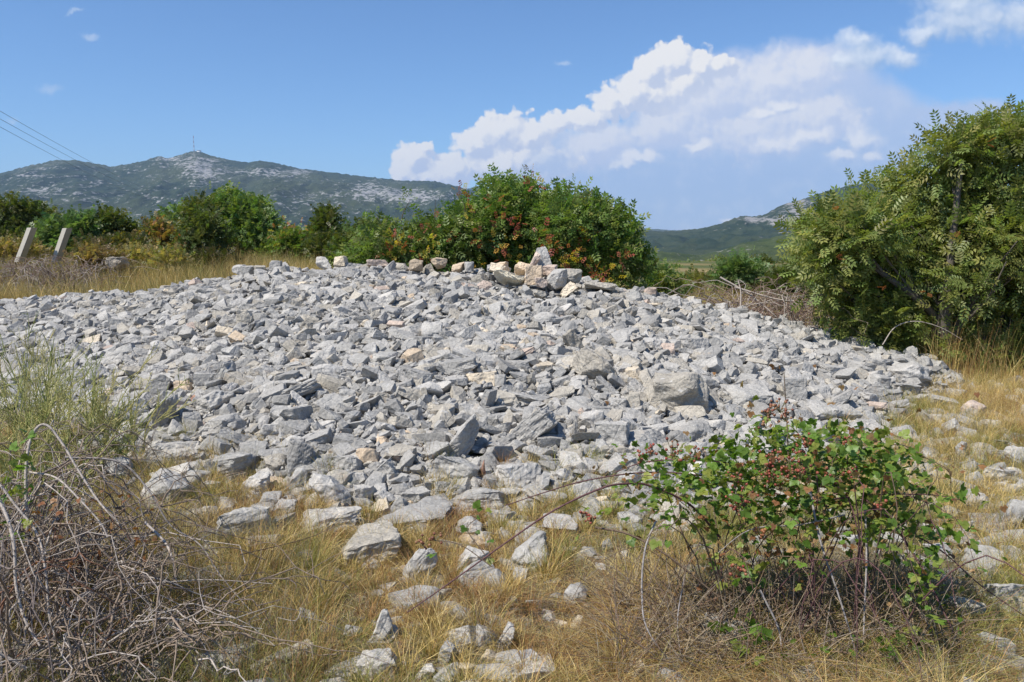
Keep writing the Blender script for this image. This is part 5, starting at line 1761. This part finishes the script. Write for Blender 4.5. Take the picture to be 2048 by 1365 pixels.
# ---- dry brush heaps behind the pile
for (nm, lab, px0, px1, py0, py1, Y0, Y1, n_) in [
    ('dry_brush', 'grey brown heap of dead twigs below the leaning concrete slabs', 0, 190, 505, 560, 15.0, 17.5, 420),
    ('dry_brush', 'tangle of dead branches behind the right flank of the pile', 1440, 1620, 560, 640, 10.2, 11.8, 300)]:
    r = np.random.default_rng(int(px0) + 3)
    lines, rads, cols = [], [], []
    bb = P((px0 + px1) / 2, py1, (Y0 + Y1) / 2)
    root = empty(nm, (bb[0], bb[1], gz(bb[0], bb[1])))
    tag(root, lab, 'brush')
    for i in range(n_):
        px = r.uniform(px0, px1)
        Y = r.uniform(Y0, Y1)
        st = P(px, py1, Y)
        st[2] = gz(st[0], st[1])
        h = max((EYE - Y * (py0 - 480) / F) - st[2], 0.3)
        ln = arc_cane(r, st, r.uniform(0, 6.28), r.uniform(0.7, 1.9), h * r.uniform(0.2, 0.9), wob=0.22)
        lines.append(ln)
        rads.append(np.linspace(0.006, 0.0025, len(ln)))
        cols.append([PALE, GREYB, (0.22, 0.16, 0.13), (0.20, 0.13, 0.10)][r.integers(0, 4)])
    if px0 > 1000:
        for a in ([(1440, 555, 10.6), (1500, 590, 10.5), (1560, 640, 10.3), (1600, 668, 10.1)], [(1478, 650, 10.3), (1482, 590, 10.4), (1476, 560, 10.5)], [(1470, 575, 10.5), (1560, 600, 10.4), (1640, 605, 10.4)]):
            lines.append(curve([P(*q) for q in a], 6))
            rads.append(np.linspace(0.014, 0.005, len(lines[-1])))
            cols.append(PALE)
    cane_mesh('branch', root, lines, rads, cols, r, th=False, sides=4)
r = np.random.default_rng(8)
ln = curve([P(1765, 690, 8.9), P(1790, 655, 8.9), P(1830, 643, 8.9), P(1880, 655, 8.9), P(1925, 680, 8.9)], 6)
tv, tf = tubes([ln], [np.linspace(0.007, 0.003, len(ln))], 5)
o = mesh_obj('fallen_branch', tv, tf, M_BARK, None, np.tile(PALE, (len(tv), 1)), smooth=180, origin=P(1800, 690, 8.9))
tag(o, 'bare pale branch arching over the grass under the leafy tree', 'branch')


# ---- feathery yellow-green weeds at the left
def weed(px, py, h, Y, seed, label, n_stem=16):
    r = np.random.default_rng(seed)
    base = P(px, py, Y)
    base[2] = gz(base[0], base[1])
    lines, rads, cols = [], [], []
    pal = [(0.34, 0.34, 0.10), (0.46, 0.42, 0.15), (0.26, 0.29, 0.08), (0.52, 0.46, 0.20)]
    for i in range(n_stem):
        ang = r.uniform(0, 6.28)
        lean = r.uniform(0.05, 0.95)
        L_ = h * r.uniform(0.6, 1.1)
        tip = base + np.array((math.cos(ang) * lean * L_ + 0.1 * L_, math.sin(ang) * lean * L_ * 0.7, L_ * math.sqrt(max(1 - lean * lean * 0.7, 0.2))))
        mid = base * 0.5 + tip * 0.5 + np.array((-math.cos(ang), -math.sin(ang), 0)) * lean * L_ * 0.12
        ln = curve([base + np.append(r.normal(size=2) * 0.05, 0), mid, tip], 7)
        lines.append(ln)
        rads.append(np.linspace(0.0042, 0.0018, len(ln)))
        cc = pal[r.integers(0, 4)]
        cols.append(cc)
        for q in range(r.integers(7, 13)):
            k = r.integers(3, len(ln) - 1)
            s = ln[k]
            tdir = unit(ln[min(k + 1, len(ln) - 1)] - ln[k - 1])
            d = unit(tdir + r.normal(size=3) * 0.45)
            ll = L_ * r.uniform(0.12, 0.36) * (1 - 0.4 * k / len(ln))
            l2 = curve([s, s + d * ll * 0.5 + r.normal(size=3) * 0.01, s + unit(d + (0, 0, 0.25)) * ll], 3)
            lines.append(l2)
            rads.append(np.linspace(0.0026, 0.0014, len(l2)))
            cols.append(cc)
            for w in range(3):
                s3 = l2[r.integers(1, len(l2))]
                l3 = np.array((s3, s3 + unit(d + r.normal(size=3) * 0.6) * ll * 0.25))
                lines.append(l3)
                rads.append(np.array((0.0018, 0.0010)))
                cols.append(cc)
    v, f = tubes(lines, rads, 4)
    per = np.concatenate([np.tile(np.array(c), (len(l) * 4, 1)) for l, c in zip(lines, cols)])
    o = mesh_obj('weed', v, f, M_GRASS, None, per, smooth=180, origin=base)
    tag(o, label, 'weed', 'feathery yellow green weeds beside the pile')


WEEDS = [(255, 820, 0.5, 5.6, 'small sparse weed farthest right of the weed clump'), (190, 800, 0.6, 6.2, 'thin weed rooted among the grey stones behind the clump'), (60, 780, 0.7, 6.4, 'weed rooted on the pile below the brick shard'), (10, 900, 0.85, 4.7, 'tall feathery weed rooted at the left edge'), (70, 880, 0.80, 4.9, 'feathery weed second from the left edge'), (120, 860, 0.75, 5.1, 'dense feathery weed in the middle of its clump'), (30, 840, 0.9, 5.5, 'tallest weed reaching over the stones near the brick shard'),
         (170, 850, 0.72, 5.2, 'leaning weed whose sprays cross the grey stones'), (95, 820, 0.7, 5.9, 'weed at the back of the weed clump'), (215, 850, 0.6, 5.3, 'rightmost feathery weed above the rounded grey boulder'), (-40, 860, 0.9, 5.2, 'weed cut by the left edge of the view'), (145, 890, 0.55, 4.6, 'low weed just behind the dead thorn thicket'), (50, 930, 0.6, 4.3, 'yellowed weed mingling with the thicket canes')]
for i, (px, py, h, Y, lab) in enumerate(WEEDS):
    weed(px, py, h * 1.12, Y, 900 + i, lab, 11)

# ------------------------------------------------------------------ small things
def plain(name, c1, c2, scale, rough=0.85, bump=0.4, bd=0.01):
    t = NT(name)
    p = t.pos()
    n = t.noise(p, scale, 6, 0.65)
    return t.done(t.bsdf(t.mix(n, c1, c2), rough, t.bump(n, bump, bd), 0.25))


M_CONC = plain('old concrete', (0.40, 0.37, 0.31), (0.60, 0.55, 0.46), 9.0)
M_BRICK = plain('fired clay', (0.42, 0.15, 0.06), (0.62, 0.27, 0.12), 30.0)


def prism(name, poly, thick, mat, parent=None, bev=0.02):
    """an upright slab: outline in the x-z plane, given its own thickness along y, edges chipped round"""
    bm = bmesh.new()
    vs = [bm.verts.new(tuple(q)) for q in poly]
    fc = bm.faces.new(vs)
    ex = bmesh.ops.extrude_face_region(bm, geom=[fc])
    for g in ex['geom']:
        if isinstance(g, bmesh.types.BMVert):
            g.co.y += thick
    bmesh.ops.recalc_face_normals(bm, faces=bm.faces)
    bmesh.ops.bevel(bm, geom=bm.edges[:], offset=bev, segments=2, affect='EDGES')
    me = bpy.data.meshes.new(name)
    bm.to_mesh(me)
    bm.free()
    me.materials.append(mat)
    o = bpy.data.objects.new(name, me)
    COL.objects.link(o)
    if parent:
        o.parent = parent
    return o


for poly, lab in (([(12, 525), (28, 525), (78, 456), (62, 456)], 'larger leaning concrete slab with a sunlit narrow edge'),
                  ([(88, 525), (103, 525), (146, 457), (131, 457)], 'smaller leaning concrete slab near the light green shrub')):
    Y = 18.0
    w = np.array([P(a, b, Y) for a, b in poly])
    c = np.array((w[:, 0].mean(), Y, float(base_ground(w[:, 0].mean(), Y))))
    w = w - c
    w[:, 0] *= 1.15
    w[:, 1] = 0
    o = prism('concrete_slab', w, 0.13, M_CONC, None, 0.006)
    o.location = tuple(c)
    o.rotation_euler = (0, 0, R(-34))
    tag(o, lab, 'slab', 'concrete slabs in the field')

for (px, py, w, h, lab) in ((165, 617, 26, 13, 'larger orange brick shard lying on the grey stones'), (198, 619, 14, 8, 'smaller orange brick shard right of the larger one')):
    at = hit(px, py + 3)
    s = at[1] / F
    poly = [(-w * s / 2, 0, -0.02), (-w * s * 0.38, 0, h * s * 0.7), (-w * s * 0.1, 0, h * s), (w * s * 0.5, 0, h * s * 0.8), (w * s * 0.45, 0, 0.0), (w * s * 0.1, 0, -0.03)]
    o = prism('brick_shard', poly, 0.09, M_BRICK, None, 0.006)
    cc = P(px, py + h / 2, at[1] - 0.02)
    o.location = (cc[0], cc[1], cc[2] + 0.02)
    o.rotation_euler = (R(-38), 0, R(12))
    tag(o, lab, 'brick', 'brick shards on the pile')

# half-hidden boulder in the meadow
at = P(238, 520, 17)
p, f = rock_shape(np.random.default_rng(66), 4, 'round')
zz = gz(at[0], 17)
c = P(238, 527, 17)
o = mesh_obj('limestone_rock', p * np.array((0.22, 0.22, 0.13)) + c, f, M_STONE, origin=c, smooth=40)
o.color = (0.36, 0.33, 0.29, 1)
tag(o, 'lone grey boulder in the golden grass of the field', 'rock')

# radio mast on the summit, red and white bands, with its hut
M_RED = plain('red mast paint', (0.36, 0.07, 0.05), (0.42, 0.10, 0.07), 0.1)
M_WHITE = plain('white mast paint', (0.60, 0.60, 0.60), (0.72, 0.72, 0.72), 0.1)
top = P(388, 272, 4000)
bot = P(388, 303, 4000)
mast = empty('radio_mast', bot)
tag(mast, 'red and white banded radio mast on the rocky mountain summit', 'mast')
Hm = top[2] - bot[2]
for i in range(7):
    z0, z1 = bot[2] - 4 + (Hm + 4) * i / 7, bot[2] - 4 + (Hm + 4) * (i + 1) / 7
    r0, r1 = 2.6 - 0.26 * i, 2.6 - 0.26 * (i + 1)
    lines, rads = [], []
    for q in range(3):
        a = q * 2.094 + 0.4
        lines.append(np.array(((bot[0] + r0 * math.cos(a), bot[1] + r0 * math.sin(a), z0), (bot[0] + r1 * math.cos(a), bot[1] + r1 * math.sin(a), z1))))
        rads.append(np.array((0.55, 0.5)))
        b = (q + 1) * 2.094 + 0.4
        zm = (z0 + z1) / 2
        rm = (r0 + r1) / 2
        for s, e in (((r0, a, z0), (rm, b, zm)), ((rm, b, zm), (r1, a, z1))):
            lines.append(np.array(((bot[0] + s[0] * math.cos(s[1]), bot[1] + s[0] * math.sin(s[1]), s[2]), (bot[0] + e[0] * math.cos(e[1]), bot[1] + e[0] * math.sin(e[1]), e[2]))))
            rads.append(np.array((0.3, 0.3)))
    tv, tf = tubes(lines, rads, 5)
    mesh_obj('lattice_section', tv, tf, M_RED if i % 2 == 0 else M_WHITE, mast)
hut = empty('transmitter_hut', P(398, 304, 3995))
tag(hut, 'small pale transmitter hut beside the radio mast', 'hut')
hb = np.array(hut.location)
for nm, sx, sy, z0, z1, mt in (('wall', 9, 6, -8, 5, M_WHITE), ('roof', 9.8, 6.8, 5.02, 6.2, M_CONC)):
    v = np.array([(x, y, z) for z in (z0, z1) for x, y in ((-sx, -sy), (sx, -sy), (sx, sy), (-sx, sy))], float) + hb
    f = np.array([(0, 3, 2, 1), (4, 5, 6, 7), (0, 1, 5, 4), (1, 2, 6, 5), (2, 3, 7, 6), (3, 0, 4, 7)])
    mesh_obj(nm, v, f, mt, hut)

# three power cables crossing the sky at the left
M_WIRE = plain('cable', (0.10, 0.10, 0.11), (0.14, 0.14, 0.15), 1.0)
for i, (y0, px1, py1, lab) in enumerate(((215, 330, 392, 'uppermost of the three power cables in the left sky'), (233, 320, 396, 'middle of the three power cables in the left sky'), (250, 300, 398, 'lowest of the three power cables in the left sky'))):
    a, b = P(-120, y0 - 62, 70), P(px1, py1, 330)
    t = np.linspace(-0.25, 1, 50)[:, None]
    ln = a + (b - a) * t
    ln[:, 2] -= 1.2 * 4 * (t * (1 - t))[:, 0]
    tv, tf = tubes([ln], [np.full(len(ln), 0.022)], 5)
    o = mesh_obj('power_cable', tv, tf, M_WIRE, None, origin=ln[0], smooth=180)
    tag(o, lab, 'cable', 'power cables')

# ------------------------------------------------------------------ haze: the air of the valley
HAZE = 0.00007
v = np.array([(x, y, z) for z in (-42, 760) for x, y in ((-9600, -9600), (9600, -9600), (9600, 9600), (-9600, 9600))], float)
f = np.array([(0, 3, 2, 1), (4, 5, 6, 7), (0, 1, 5, 4), (1, 2, 6, 5), (2, 3, 7, 6), (3, 0, 4, 7)])
hm = bpy.data.materials.new('haze')
hm.use_nodes = True
hn = hm.node_tree
hn.nodes.clear()
ho = hn.nodes.new('ShaderNodeOutputMaterial')
pv = hn.nodes.new('ShaderNodeVolumePrincipled')
pv.inputs['Color'].default_value = (0.45, 0.66, 1.0, 1)
pv.inputs['Density'].default_value = HAZE
hn.links.new(pv.outputs[0], ho.inputs['Volume'])
o = mesh_obj('haze', v, f, hm)
tag(o, 'thin blue summer haze over the valley', None, None, 'stuff')
